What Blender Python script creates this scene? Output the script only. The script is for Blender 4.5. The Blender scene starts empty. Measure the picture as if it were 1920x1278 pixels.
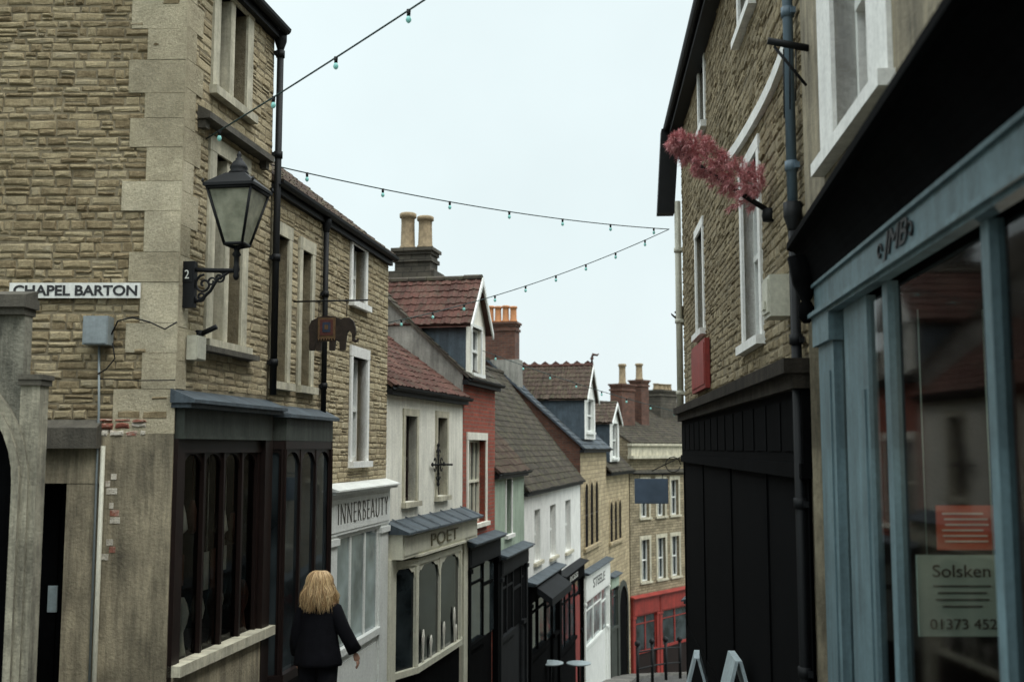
import bpy, math, random
from mathutils import Matrix, Vector
random.seed(7)
R=random.random
def U(a,b): return a+(b-a)*random.random()
scene=bpy.context.scene
COL=bpy.context.collection

# ------------------------------------------------------------------ materials
MATS={}
def newmat(name):
    m=bpy.data.materials.new(name); m.use_nodes=True
    nt=m.node_tree; nt.nodes.clear()
    out=nt.nodes.new('ShaderNodeOutputMaterial'); b=nt.nodes.new('ShaderNodeBsdfPrincipled')
    nt.links.new(b.outputs[0],out.inputs[0])
    MATS[name]=m
    return m,nt,b
def N(nt,t,**kw):
    n=nt.nodes.new(t)
    for k,v in kw.items():
        if k in n.inputs.keys(): n.inputs[k].default_value=v
        else: setattr(n,k,v)
    return n
def uvmap(nt,sx=1,sy=1):
    tc=N(nt,'ShaderNodeTexCoord'); mp=N(nt,'ShaderNodeMapping')
    mp.inputs['Scale'].default_value=(sx,sy,1)
    nt.links.new(tc.outputs['UV'],mp.inputs[0]); return mp.outputs[0]
def noise(nt,vec,scale,detail=4,rough=.6):
    n=N(nt,'ShaderNodeTexNoise'); n.inputs['Scale'].default_value=scale
    n.inputs['Detail'].default_value=detail; n.inputs['Roughness'].default_value=rough
    nt.links.new(vec,n.inputs['Vector']); return n.outputs['Fac']
def ramp(nt,fac,stops,interp='LINEAR'):
    r=N(nt,'ShaderNodeValToRGB'); r.color_ramp.interpolation=interp
    el=r.color_ramp.elements
    while len(el)<len(stops): el.new(.5)
    for e,(p,c) in zip(el,stops):
        e.position=p; e.color=(c[0],c[1],c[2],1) if not isinstance(c,(int,float)) else (c,c,c,1)
    nt.links.new(fac,r.inputs[0]); return r.outputs[0]
def mix(nt,a,b,fac,mode='MIX'):
    n=N(nt,'ShaderNodeMixRGB'); n.blend_type=mode
    for i,x in ((1,a),(2,b),(0,fac)):
        if isinstance(x,(int,float)): n.inputs[i].default_value=x if i==0 else (x,x,x,1)
        elif isinstance(x,tuple): n.inputs[i].default_value=(x[0],x[1],x[2],1)
        else: nt.links.new(x,n.inputs[i])
    return n.outputs[0]
def bump(nt,b,h,dist=.01,strength=1,prev=None):
    n=N(nt,'ShaderNodeBump'); n.inputs['Distance'].default_value=dist; n.inputs['Strength'].default_value=strength
    nt.links.new(h,n.inputs['Height'])
    if prev is not None: nt.links.new(prev,n.inputs['Normal'])
    nt.links.new(n.outputs[0],b.inputs['Normal']); return n.outputs[0]
def island(nt):
    return N(nt,'ShaderNodeNewGeometry').outputs['Random Per Island']

def stone_mat(name,cols,rough=.95,dirt=.55,isl_amt=.55):
    m,nt,b=newmat(name); v=uvmap(nt)
    isl=island(nt)
    n1=noise(nt,v,6,6,.7)
    a=N(nt,'ShaderNodeMath',operation='MULTIPLY'); nt.links.new(isl,a.inputs[0]); a.inputs[1].default_value=isl_amt
    s=N(nt,'ShaderNodeMath',operation='MULTIPLY_ADD'); nt.links.new(n1,s.inputs[0]); s.inputs[1].default_value=1.3
    nt.links.new(a.outputs[0],s.inputs[2])
    s2=N(nt,'ShaderNodeMath',operation='ADD'); nt.links.new(s.outputs[0],s2.inputs[0]); s2.inputs[1].default_value=-.60+.25*(1-isl_amt)
    k=len(cols)
    c=ramp(nt,s2.outputs[0],[(i/(k-1),cols[i]) for i in range(k)])
    d=ramp(nt,noise(nt,v,.8,6,.72),[(.32,dirt),(.58,1.05)])
    c=mix(nt,c,d,1,'MULTIPLY')
    f=ramp(nt,noise(nt,v,45,5,.75),[(.25,.6),(.7,1.25)])
    c=mix(nt,c,f,.9,'MULTIPLY')
    l=ramp(nt,noise(nt,v,13,4,.8),[(.59,0),(.70,1)])
    c=mix(nt,c,tuple(x*.4 for x in cols[1]),mix(nt,0.0,l,.5))
    nt.links.new(c,b.inputs['Base Color']); b.inputs['Roughness'].default_value=rough; b.inputs['Specular IOR Level'].default_value=.15
    p=bump(nt,b,noise(nt,v,26,6,.75),.018,.9); bump(nt,b,noise(nt,v,110,3,.6),.006,.9,p)
    return m
def plain_mat(name,col,rough=.6,var=.25,scale=3,bumpd=.002,streak=0,metal=0,bs=40,spec=.5):
    m,nt,b=newmat(name); v=uvmap(nt)
    n=ramp(nt,noise(nt,v,scale,5,.65),[(.3,1-var),(.7,1+var*.4)])
    c=mix(nt,col,n,1,'MULTIPLY')
    if streak:
        v2=uvmap(nt,5,.5)
        s=ramp(nt,noise(nt,v2,1.6,6,.75),[(.38,1-streak),(.6,1.0)])
        c=mix(nt,c,s,1,'MULTIPLY')
        g_=ramp(nt,noise(nt,v,28,4,.7),[(.3,.80),(.6,1.0)])
        c=mix(nt,c,g_,1,'MULTIPLY')
    nt.links.new(c,b.inputs['Base Color']); b.inputs['Roughness'].default_value=rough; b.inputs['Metallic'].default_value=metal
    b.inputs['Specular IOR Level'].default_value=spec
    bump(nt,b,noise(nt,v,bs,5,.6),bumpd,.8)
    return m
def brick_mat(name,c1,c2,mort,bw,bh,ms=.008,var=.5,bd=.008,sq=.5):
    m,nt,b=newmat(name); v=uvmap(nt)
    nz=N(nt,'ShaderNodeTexNoise'); nz.inputs['Scale'].default_value=5; nt.links.new(v,nz.inputs['Vector'])
    vv=mix(nt,v,nz.outputs['Color'],.012)
    br=N(nt,'ShaderNodeTexBrick'); nt.links.new(vv,br.inputs['Vector'])
    br.inputs['Scale'].default_value=1; br.inputs['Brick Width'].default_value=bw; br.inputs['Row Height'].default_value=bh
    br.inputs['Mortar Size'].default_value=ms; br.inputs['Mortar Smooth'].default_value=.3
    br.inputs['Color1'].default_value=(*c1,1); br.inputs['Color2'].default_value=(*c2,1); br.inputs['Mortar'].default_value=(*mort,1)
    n=ramp(nt,noise(nt,v,2.2,6,.7),[(.3,1-var),(.7,1.1)])
    c=mix(nt,br.outputs['Color'],n,1,'MULTIPLY')
    f=ramp(nt,noise(nt,v,30,4,.7),[(.3,.7),(.7,1.1)])
    c=mix(nt,c,f,1,'MULTIPLY')
    nt.links.new(c,b.inputs['Base Color']); b.inputs['Roughness'].default_value=.95
    inv=N(nt,'ShaderNodeMath',operation='SUBTRACT'); inv.inputs[0].default_value=1; nt.links.new(br.outputs['Fac'],inv.inputs[1])
    p=bump(nt,b,inv.outputs[0],bd,.8); bump(nt,b,noise(nt,v,40,4,.7),.008,.6,p)
    return m
def tile_mat(name,cols,moss=(.09,.09,.05)):
    m,nt,b=newmat(name); v=uvmap(nt)
    c=ramp(nt,island(nt),[(i/(len(cols)-1),cols[i]) for i in range(len(cols))])
    d=ramp(nt,noise(nt,v,1.5,6,.75),[(.3,.40),(.65,1.1)])
    c=mix(nt,c,d,1,'MULTIPLY')
    ms=ramp(nt,noise(nt,v,4,5,.75),[(.48,0),(.64,1)])
    c=mix(nt,c,moss,mix(nt,0.0,ms,.65))
    nt.links.new(c,b.inputs['Base Color']); b.inputs['Roughness'].default_value=.9; b.inputs['Specular IOR Level'].default_value=.2
    bump(nt,b,noise(nt,v,35,4,.7),.008,.8); return m
def glass_mat(name,col=(.012,.016,.018),rough=.06,spec=.5):
    m,nt,b=newmat(name); v=uvmap(nt)
    c=ramp(nt,noise(nt,v,1.6,3,.5),[(.35,col),(.7,(col[0]*3.5+.01,col[1]*3.5+.012,col[2]*3.5+.012))])
    nt.links.new(c,b.inputs['Base Color']); b.inputs['Roughness'].default_value=rough
    b.inputs['Specular IOR Level'].default_value=spec
    bump(nt,b,noise(nt,v,1.2,1,.5),.02,.25); return m

stone_mat('rubble_brown',[(.15,.115,.065),(.25,.195,.115),(.34,.275,.165),(.43,.355,.22),(.38,.325,.22),(.56,.485,.33)])
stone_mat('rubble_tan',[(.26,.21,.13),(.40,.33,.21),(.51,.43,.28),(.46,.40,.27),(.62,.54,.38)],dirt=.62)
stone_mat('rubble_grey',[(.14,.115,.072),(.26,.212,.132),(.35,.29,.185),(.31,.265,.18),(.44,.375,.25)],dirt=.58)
stone_mat('quoin_stone',[(.36,.315,.215),(.48,.425,.30),(.55,.495,.36)],dirt=.6,isl_amt=.8)
plain_mat('mortar_tan',(.24,.20,.128),.95,.5,5,.015,bs=25)
plain_mat('render_buff',(.40,.345,.235),.9,.65,1.3,.008,streak=.55)
plain_mat('surround_stone',(.64,.60,.46),.9,.35,3,.004,streak=.35)
plain_mat('stone_grey_band',(.11,.10,.078),.9,.45,3,.008,streak=.4)
plain_mat('porch_stone',(.27,.26,.205),.95,.65,2.2,.015,streak=.65)
plain_mat('cream_paint',(.92,.90,.79),.8,.2,1.3,.004,streak=.2)
plain_mat('white_paint',(.88,.88,.84),.7,.15,2,.002,streak=.15)
plain_mat('white_gloss',(.84,.86,.82),.45,.12,3,.001,streak=.1)
plain_mat('cream_gloss',(.74,.72,.58),.5,.15,3,.001,streak=.12)
plain_mat('green_paint',(.40,.50,.39),.8,.25,1.4,.004,streak=.25)
plain_mat('mahogany',(.014,.006,.0045),.5,.4,4,.001,streak=.3,spec=.3)
plain_mat('grey_olive_paint',(.060,.070,.058),.6,.35,3,.002,streak=.45,spec=.3)
plain_mat('black_wood',(.0035,.0038,.0042),.95,.5,3,.002,streak=.4,spec=.04)
plain_mat('dark_grey_wood',(.010,.012,.014),.75,.4,3,.002,streak=.4,spec=.2)
plain_mat('black_iron',(.006,.007,.008),.6,.3,8,.001,spec=.25)
plain_mat('lead_grey',(.085,.11,.13),.6,.45,3,.004,streak=.45,spec=.35)
plain_mat('blue_grey_paint',(.135,.215,.24),.55,.35,2,.001,streak=.4)
plain_mat('red_paint',(.32,.032,.022),.6,.35,2,.001,streak=.35)
plain_mat('slate_cheek',(.075,.105,.13),.6,.4,4,.006,streak=.4)
plain_mat('grey_render',(.36,.35,.31),.9,.4,1.5,.006,streak=.45)
plain_mat('blue_pipe',(.10,.15,.19),.55,.25,3,.001)
plain_mat('clay_pot',(.50,.22,.09),.8,.35,5,.003)
plain_mat('stone_pot',(.30,.23,.14),.9,.5,6,.006)
plain_mat('sign_blue',(.09,.13,.19),.5,.2,4,.001)
plain_mat('sign_white',(.80,.81,.76),.4,.15,5,.001,streak=.12)
plain_mat('board_pale',(.42,.50,.52),.5,.2,5,.001,streak=.2)
plain_mat('letter_black',(.012,.012,.013),.5,.1)
plain_mat('letter_grey',(.08,.075,.06),.6,.1)
plain_mat('letter_gold',(.16,.14,.075),.6,.1)
plain_mat('box_grey',(.26,.30,.31),.45,.15,6,.001,streak=.15)
plain_mat('box_cream',(.55,.54,.44),.5,.15,6,.001,streak=.15)
plain_mat('paper_pale',(.36,.47,.40),.8,.15,4,.0005)
plain_mat('paper_red',(.48,.10,.05),.8,.2,4,.0005)
plain_mat('interior_dark',(.026,.021,.019),.9,.4,2,.002,spec=.1)
plain_mat('interior_brown',(.10,.045,.03),.8,.4,2,.002,spec=.2)
plain_mat('display_pale',(.65,.62,.54),.7,.3,6,.002)
brick_mat('setts',(.11,.11,.105),(.075,.075,.07),(.03,.03,.028),.2,.12,.01,.4,.015)
brick_mat('paving',(.2,.19,.17),(.15,.145,.13),(.06,.06,.055),.6,.45,.008,.4,.005)
plain_mat('earth_ground',(.07,.075,.05),.95,.5,.3,.02)
brick_mat('red_brick',(.42,.085,.045),(.29,.062,.036),(.22,.16,.13),.225,.075,.008,.35)
brick_mat('brown_brick',(.19,.08,.05),(.12,.055,.038),(.12,.10,.085),.225,.075,.008,.5)
brick_mat('coursed_stone',(.44,.365,.235),(.29,.24,.15),(.14,.118,.08),.32,.11,.010,.5,.02)
brick_mat('dark_stone',(.12,.105,.08),(.075,.068,.052),(.05,.045,.035),.32,.14,.010,.5,.02)
brick_mat('coursed_stone_pale',(.58,.47,.29),(.42,.34,.205),(.24,.195,.125),.34,.14,.008,.4,.015)
stone_mat('brick_patch',[(.20,.07,.05),(.34,.14,.10),(.60,.55,.46),(.66,.62,.53),(.70,.67,.58)],dirt=.7,isl_amt=.9)
tile_mat('tile_red',[(.080,.040,.032),(.115,.052,.041),(.095,.047,.039),(.135,.070,.054)],(.075,.068,.05))
tile_mat('tile_brown',[(.055,.040,.033),(.085,.056,.044),(.07,.048,.04),(.10,.072,.057)])
tile_mat('tile_dark',[(.045,.041,.035),(.068,.058,.048),(.055,.047,.04),(.085,.07,.056)])
tile_mat('slate_blue',[(.06,.075,.09),(.09,.11,.13),(.075,.09,.11)],(.10,.10,.08))
glass_mat('glass_dark'); glass_mat('glass_shop',(.006,.008,.009),.05,.3)
glass_mat('glass_curtain',(.09,.11,.11),.12,.5)
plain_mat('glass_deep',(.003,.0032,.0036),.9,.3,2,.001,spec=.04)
plain_mat('skin',(.45,.25,.17),.55,.1,20,.0005)
plain_mat('coat_black',(.006,.006,.008),.95,.3,9,.006,spec=.1)
plain_mat('trouser_black',(.005,.005,.007),.9,.2,9,.003,spec=.15)
m,nt,b=newmat('clear_glass'); nt.nodes.remove(b)
o_=[n for n in nt.nodes if n.type=='OUTPUT_MATERIAL'][0]
tr=N(nt,'ShaderNodeBsdfTransparent'); tr.inputs[0].default_value=(.93,.97,.97,1); gl_=N(nt,'ShaderNodeBsdfGlossy'); gl_.inputs['Roughness'].default_value=.05
lw=N(nt,'ShaderNodeFresnel'); lw.inputs['IOR'].default_value=1.22
ms_=N(nt,'ShaderNodeMixShader'); nt.links.new(lw.outputs[0],ms_.inputs[0]); nt.links.new(tr.outputs[0],ms_.inputs[1]); nt.links.new(gl_.outputs[0],ms_.inputs[2]); nt.links.new(ms_.outputs[0],o_.inputs[0])
m,nt,b=newmat('hair_blond')
c=ramp(nt,island(nt),[(0,(.20,.11,.045)),(.5,(.46,.30,.14)),(1,(.74,.56,.32))]); nt.links.new(c,b.inputs['Base Color']); b.inputs['Roughness'].default_value=.5
m,nt,b=newmat('pink_plume')
c=ramp(nt,island(nt),[(0,(.36,.12,.14)),(.5,(.62,.27,.28)),(1,(.82,.50,.49))]); nt.links.new(c,b.inputs['Base Color']); b.inputs['Roughness'].default_value=.95; b.inputs['Specular IOR Level'].default_value=.05
m,nt,b=newmat('lantern_glass'); b.inputs['Roughness'].default_value=.25
v=uvmap(nt); c=ramp(nt,noise(nt,v,6,4,.6),[(.3,(.22,.23,.17)),(.7,(.55,.55,.42))]); nt.links.new(c,b.inputs['Base Color'])
b.inputs['Transmission Weight'].default_value=.35
m,nt,b=newmat('bulb_glass'); b.inputs['Base Color'].default_value=(.20,.50,.46,1); b.inputs['Roughness'].default_value=.1
b.inputs['Emission Color'].default_value=(.4,.9,.8,1); b.inputs['Emission Strength'].default_value=.12
m,nt,b=newmat('warm_bulb'); b.inputs['Emission Color'].default_value=(1,.65,.3,1); b.inputs['Emission Strength'].default_value=3; b.inputs['Base Color'].default_value=(.8,.6,.4,1)
plain_mat('cable_dark',(.02,.05,.05),.6,.1)

# ------------------------------------------------------------------ mesh builder
class MB:
    def __init__(s): s.v=[]; s.f=[]; s.m=[]; s.sm=[]
    def add(s,vs,fs,mi=0,sm=False):
        o=len(s.v); s.v+= [tuple(p) for p in vs]
        for f in fs: s.f.append([i+o for i in f]); s.m.append(mi); s.sm.append(sm)
    def box(s,x0,x1,y0,y1,z0,z1,mi=0):
        if x0>x1:x0,x1=x1,x0
        if y0>y1:y0,y1=y1,y0
        if z0>z1:z0,z1=z1,z0
        s.add([(x0,y0,z0),(x1,y0,z0),(x1,y1,z0),(x0,y1,z0),(x0,y0,z1),(x1,y0,z1),(x1,y1,z1),(x0,y1,z1)],
              [(0,3,2,1),(4,5,6,7),(0,1,5,4),(1,2,6,5),(2,3,7,6),(3,0,4,7)],mi)
    def slope(s,x0,x1,yf,z0,z1,zw,mi=0,y1=0):
        s.add([(x0,yf,z0),(x1,yf,z0),(x1,y1,z0),(x0,y1,z0),(x0,yf,z1),(x1,yf,z1),(x1,y1,zw),(x0,y1,zw)],[(0,3,2,1),(4,5,6,7),(0,1,5,4),(1,2,6,5),(2,3,7,6),(3,0,4,7)],mi)
    def obox(s,p,q,z0,z1,t,mi=0,ext=0,z0b=None,z1b=None):
        p=Vector((p[0],p[1],0)); q=Vector((q[0],q[1],0)); d=(q-p).normalized(); n=Vector((-d.y,d.x,0))*t/2
        p=p-d*ext; q=q+d*ext
        z0b=z0 if z0b is None else z0b; z1b=z1 if z1b is None else z1b
        a,b_,c_,e=p-n,q-n,q+n,p+n
        s.add([(a.x,a.y,z0),(b_.x,b_.y,z0b),(c_.x,c_.y,z0b),(e.x,e.y,z0),(a.x,a.y,z1),(b_.x,b_.y,z1b),(c_.x,c_.y,z1b),(e.x,e.y,z1)],
              [(0,3,2,1),(4,5,6,7),(0,1,5,4),(1,2,6,5),(2,3,7,6),(3,0,4,7)],mi)
    def quad(s,*p,mi=0): s.add(p,[tuple(range(len(p)))],mi)
    def archhead(s,x0,x1,y,zs,zt,mi=0,k=10,t=.02):
        hw=(x1-x0)/2; c=(x0+x1)/2; lo=[(c-hw*math.cos(math.pi*j/k),zs+(zt-zs-.01)*math.sin(math.pi*j/k)) for j in range(k+1)]
        vs=[(x,y,z) for x,z in lo]+[(x,y,zt) for x,z in lo]+[(x,y+t,z) for x,z in lo]
        n=k+1; s.add(vs,[(j,j+1,n+j+1,n+j) for j in range(k)]+[(j,2*n+j,2*n+j+1,j+1) for j in range(k)],mi)
    def tube(s,pts,r,n=6,mi=0,cap=True,sm=True):
        pts=[Vector(p) for p in pts]; k=len(pts)
        rs=r if isinstance(r,(list,tuple)) else [r]*k
        vs=[]; up=Vector((0,0,1)); prev=None
        for i,p in enumerate(pts):
            t=(pts[min(i+1,k-1)]-pts[max(i-1,0)]).normalized()
            if prev is None:
                a=t.cross(up)
                if a.length<1e-3: a=t.cross(Vector((1,0,0)))
                a.normalize()
            else:
                a=prev-t*prev.dot(t)
                if a.length<1e-4: a=t.cross(Vector((1,0,0)))
                a.normalize()
            prev=a; b2=t.cross(a)
            for j in range(n):
                g=2*math.pi*j/n; vs.append(p+(a*math.cos(g)+b2*math.sin(g))*rs[i])
        fs=[]
        for i in range(k-1):
            for j in range(n): fs.append((i*n+j,i*n+(j+1)%n,(i+1)*n+(j+1)%n,(i+1)*n+j))
        if cap: fs.append(tuple(range(n-1,-1,-1))); fs.append(tuple((k-1)*n+j for j in range(n)))
        s.add(vs,fs,mi,sm)
    def lathe(s,c,prof,n=12,mi=0,sm=True,sx=1,sy=1,rot=0):
        vs=[]
        for r,z in prof:
            for j in range(n):
                g=2*math.pi*j/n+rot; vs.append((c[0]+r*math.cos(g)*sx,c[1]+r*math.sin(g)*sy,c[2]+z))
        fs=[]; k=len(prof)
        for i in range(k-1):
            for j in range(n): fs.append((i*n+j,i*n+(j+1)%n,(i+1)*n+(j+1)%n,(i+1)*n+j))
        fs.append(tuple(range(n-1,-1,-1))); fs.append(tuple((k-1)*n+j for j in range(n)))
        s.add(vs,fs,mi,sm)
    def build(s,name,mats):
        me=bpy.data.meshes.new(name); me.from_pydata(s.v,[],s.f)
        for m in mats: me.materials.append(MATS[m])
        me.polygons.foreach_set('material_index',s.m); me.polygons.foreach_set('use_smooth',s.sm)
        uv=me.uv_layers.new(name='UVMap')
        me.update()
        Z=Vector((0,0,1)); data=uv.data; vv=me.vertices
        for p in me.polygons:
            n=p.normal
            if abs(n.z)>.95: t=Vector((1,0,0)); b_=Vector((0,1,0))
            else:
                t=Z.cross(n).normalized(); b_=n.cross(t)
                if abs(t.x)>abs(t.y):
                    if t.x<0: t=-t
                elif t.y<0: t=-t
            for li in p.loop_indices:
                c=vv[me.loops[li].vertex_index].co
                data[li].uv=(c.dot(t),c.dot(b_))
        return me
WM={}
def place(o,M,parent):
    if parent is not None:
        o.parent=parent; o.matrix_parent_inverse=WM[parent.name].inverted()
    o.matrix_basis=M; WM[o.name]=M.copy()
def part(name,mb,M,mats,parent,label=None):
    o=bpy.data.objects.new(name,mb.build(name,mats if isinstance(mats,list) else [mats])); COL.objects.link(o)
    place(o,M,parent)
    if label: o['label']=label
    return o
def top(name,label,cat,M,mb=None,mats=None,group=None,kind=None):
    if mb is None:
        o=bpy.data.objects.new(name,None); o.empty_display_size=.3
    else: o=bpy.data.objects.new(name,mb.build(name,mats if isinstance(mats,list) else [mats]))
    COL.objects.link(o); place(o,M,None)
    o['label']=label; o['category']=cat
    if group:o['group']=group
    if kind:o['kind']=kind
    return o
def FR(ox,oy,dx,dy,z=0):
    return Matrix.Translation((ox,oy,z))@Matrix.Rotation(math.atan2(dy,dx),4,'Z')
def text(name,body,size,M,mat,parent,x,y,z,depth=.008,width=None,align='CENTER',label=None,height=None,thin=0,shear=0,space=1):
    c=bpy.data.curves.new(name,'FONT'); c.body=body; c.size=size; c.extrude=depth; c.align_x=align; c.align_y='CENTER'; c.offset=thin; c.shear=shear; c.space_character=space
    t=bpy.data.objects.new(name+'_tmp',c); COL.objects.link(t)
    dg=bpy.context.evaluated_depsgraph_get(); me=bpy.data.meshes.new_from_object(t.evaluated_get(dg))
    bpy.data.objects.remove(t)
    xs=[v.co.x for v in me.vertices]; ys=[v.co.y for v in me.vertices]
    sx=width/(max(xs)-min(xs)) if width else 1
    sy=height/(max(ys)-min(ys)) if height else 1
    cy=(max(ys)+min(ys))/2; cx=(max(xs)+min(xs))/2
    for v in me.vertices: v.co.x=(v.co.x-cx)*sx; v.co.y=(v.co.y-cy)*sy
    me.materials.clear(); me.materials.append(MATS[mat])
    o=bpy.data.objects.new(name,me); COL.objects.link(o)
    place(o,M@Matrix.Translation((x,y,z))@Matrix.Rotation(math.pi/2,4,'X'),parent)
    return o

GP=[(-400,45),(-60,7),(0,-1.55),(10,-2.87),(20,-4.7),(25,-5.7),(30,-6.7),(36,-7.9),(40,-8.4),(44,-9.1),(60,-12),(80,-15),(130,-19),(260,-24),(1500,-26)]
def g(y):
    for (a,za),(b_,zb) in zip(GP,GP[1:]):
        if a<=y<=b_: return za+(zb-za)*(y-a)/(b_-a)
    return -26

# ------------------------------------------------------------------ generators
def wall_sheet(mb,x0,x1,z0,z1,ops,y=0,depth=.2,mi=0,mr=None):
    mr=mi if mr is None else mr
    xs=sorted(set([x0,x1]+[o[0] for o in ops]+[o[1] for o in ops])); xs=[x for x in xs if x0<=x<=x1]
    zs=sorted(set([z0,z1]+[o[2] for o in ops]+[o[3] for o in ops])); zs=[z for z in zs if z0<=z<=z1]
    for a,b_ in zip(xs,xs[1:]):
        for c,d in zip(zs,zs[1:]):
            mx,mz=(a+b_)/2,(c+d)/2
            if any(o[0]<mx<o[1] and o[2]<mz<o[3] for o in ops): continue
            mb.quad((a,y,c),(b_,y,c),(b_,y,d),(a,y,d),mi=mi)
    for o in ops:
        a,b_,c,d=o[:4]; e=y+depth
        mb.quad((a,y,c),(a,e,c),(a,e,d),(a,y,d),mi=mr); mb.quad((b_,y,c),(b_,y,d),(b_,e,d),(b_,e,c),mi=mr)
        mb.quad((a,y,d),(a,e,d),(b_,e,d),(b_,y,d),mi=mr); mb.quad((a,y,c),(b_,y,c),(b_,e,c),(a,e,c),mi=mr)
def shell(mb,x0,x1,D,zb,ze,pitch,mi=0,ms=None):
    ms=mi if ms is None else ms
    zr=ze+D/2*math.tan(pitch)
    for x in (x0,x1):
        mb.quad((x,0,zb),(x,D,zb),(x,D,ze),(x,D/2,zr-.02),(x,0,ze),mi=ms)
    mb.quad((x0,D,zb),(x0,D,ze),(x1,D,ze),(x1,D,zb),mi=mi)
def rubble(mb,x0,x1,z0,z1,ops,ch=(.08,.13),ln=(.14,.42),pr=(.008,.035),y=0,mi=0,ztop=None,gap=.005):
    z=z0
    while z<z1-.03:
        h=U(*ch); zt=min(z+h,z1); mid=(z+zt)/2
        iv=[(x0,x1)]
        for o in ops:
            if o[2]<mid<o[3]:
                n=[]
                for a,b_ in iv:
                    if o[1]<=a or o[0]>=b_: n.append((a,b_)); continue
                    if o[0]>a: n.append((a,o[0]))
                    if o[1]<b_: n.append((o[1],b_))
                iv=n
        for a,b_ in iv:
            x=a; wob=U(0,6)
            while x<b_-.02:
                w=U(*ln)
                if b_-(x+w)<ln[0]*.6: w=b_-x
                xe=min(x+w,b_)
                if ztop is not None and zt>ztop((x+xe)/2): x=xe; continue
                subs=[(z,zt)]
                if h>.075 and R()<.25 and w<.3:
                    zz=z+(zt-z)*U(.38,.62); subs=[(z,zz),(zz,zt)]
                dz=.005*math.sin(x*2.3+wob)+U(-.004,.004)
                for (za,zb_) in subs:
                    p=U(*pr)
                    if R()<.06: p*=1.6
                    gg=gap*U(.3,1.6); ja=.006
                    def ring(ins,yy,jit):
                        return [(cx+sx*ins+U(-jit,jit),y-yy+U(-jit,jit)*.3,cz+dz+sz*ins+U(-jit,jit)) for cx,sx,cz,sz in
                            ((x,1,za,1),((x+xe)/2,0,za,1),(xe,-1,za,1),(xe,-1,zb_,-1),((x+xe)/2,0,zb_,-1),(x,1,zb_,-1))]
                    r0=ring(gg,-.004,.004); r1=ring(gg+.006,p*.6,ja); r2=ring(gg+.018,p,ja)
                    fs=[]
                    for q in (0,6):
                        for j in range(6): fs.append((q+j,q+(j+1)%6,q+6+(j+1)%6,q+6+j))
                    fs+= [(12,13,16,17),(13,14,15,16)]
                    mb.add(r0+r1+r2,fs,mi,False)
                x=xe
        z=zt
def tiles(mb,O,Uv,Vv,wu,wv,mi=0,roman=True,lift=.022):
    O=Vector(O);Uv=Vector(Uv);Vv=Vector(Vv); lu=Uv.length; lv=Vv.length; u=Uv/lu; v=Vv/lv; n=u.cross(v)
    if n.z<0: n=-n
    nu=max(1,round(lu/wu)); nv=max(1,round(lv/wv)); wu=lu/nu; wv=lv/nv
    prof=[(0,.0),(.28,.2),(.5,1),(.72,.2),(1,.0)] if roman else [(0,0),(1,0)]
    for j in range(nv):
        off=0 if roman else (.5*wu if j%2 else 0)
        for i in range(nu+(1 if off else 0)):
            a=i*wu-off; b_=a+wu; a=max(a,0); b_=min(b_,lu)
            if b_-a<.02: continue
            vs=[]; hh=U(-.005,.007); dv=U(-.014,.012); e=.003
            if R()<.04: dv-=.025; hh+=.008
            for fr,hp in prof:
                xx=a+e+(b_-a-2*e)*fr; up=hp*.022
                lo=O+u*xx+v*(j*wv+dv)
                hi=O+u*xx+v*((j+1.05)*wv)
                vs+= [lo+n*(lift+hh+up),hi+n*(.006+up),lo+n*(0.004)]
            k=len(prof); fs=[]
            for q in range(k-1): fs+= [(3*q,3*q+3,3*q+4,3*q+1),(3*q,3*q+2,3*q+5,3*q+3)]
            fs+= [(0,1,2),(3*k-3,3*k-1,3*k-2)]
            mb.add(vs,fs,mi)
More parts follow.
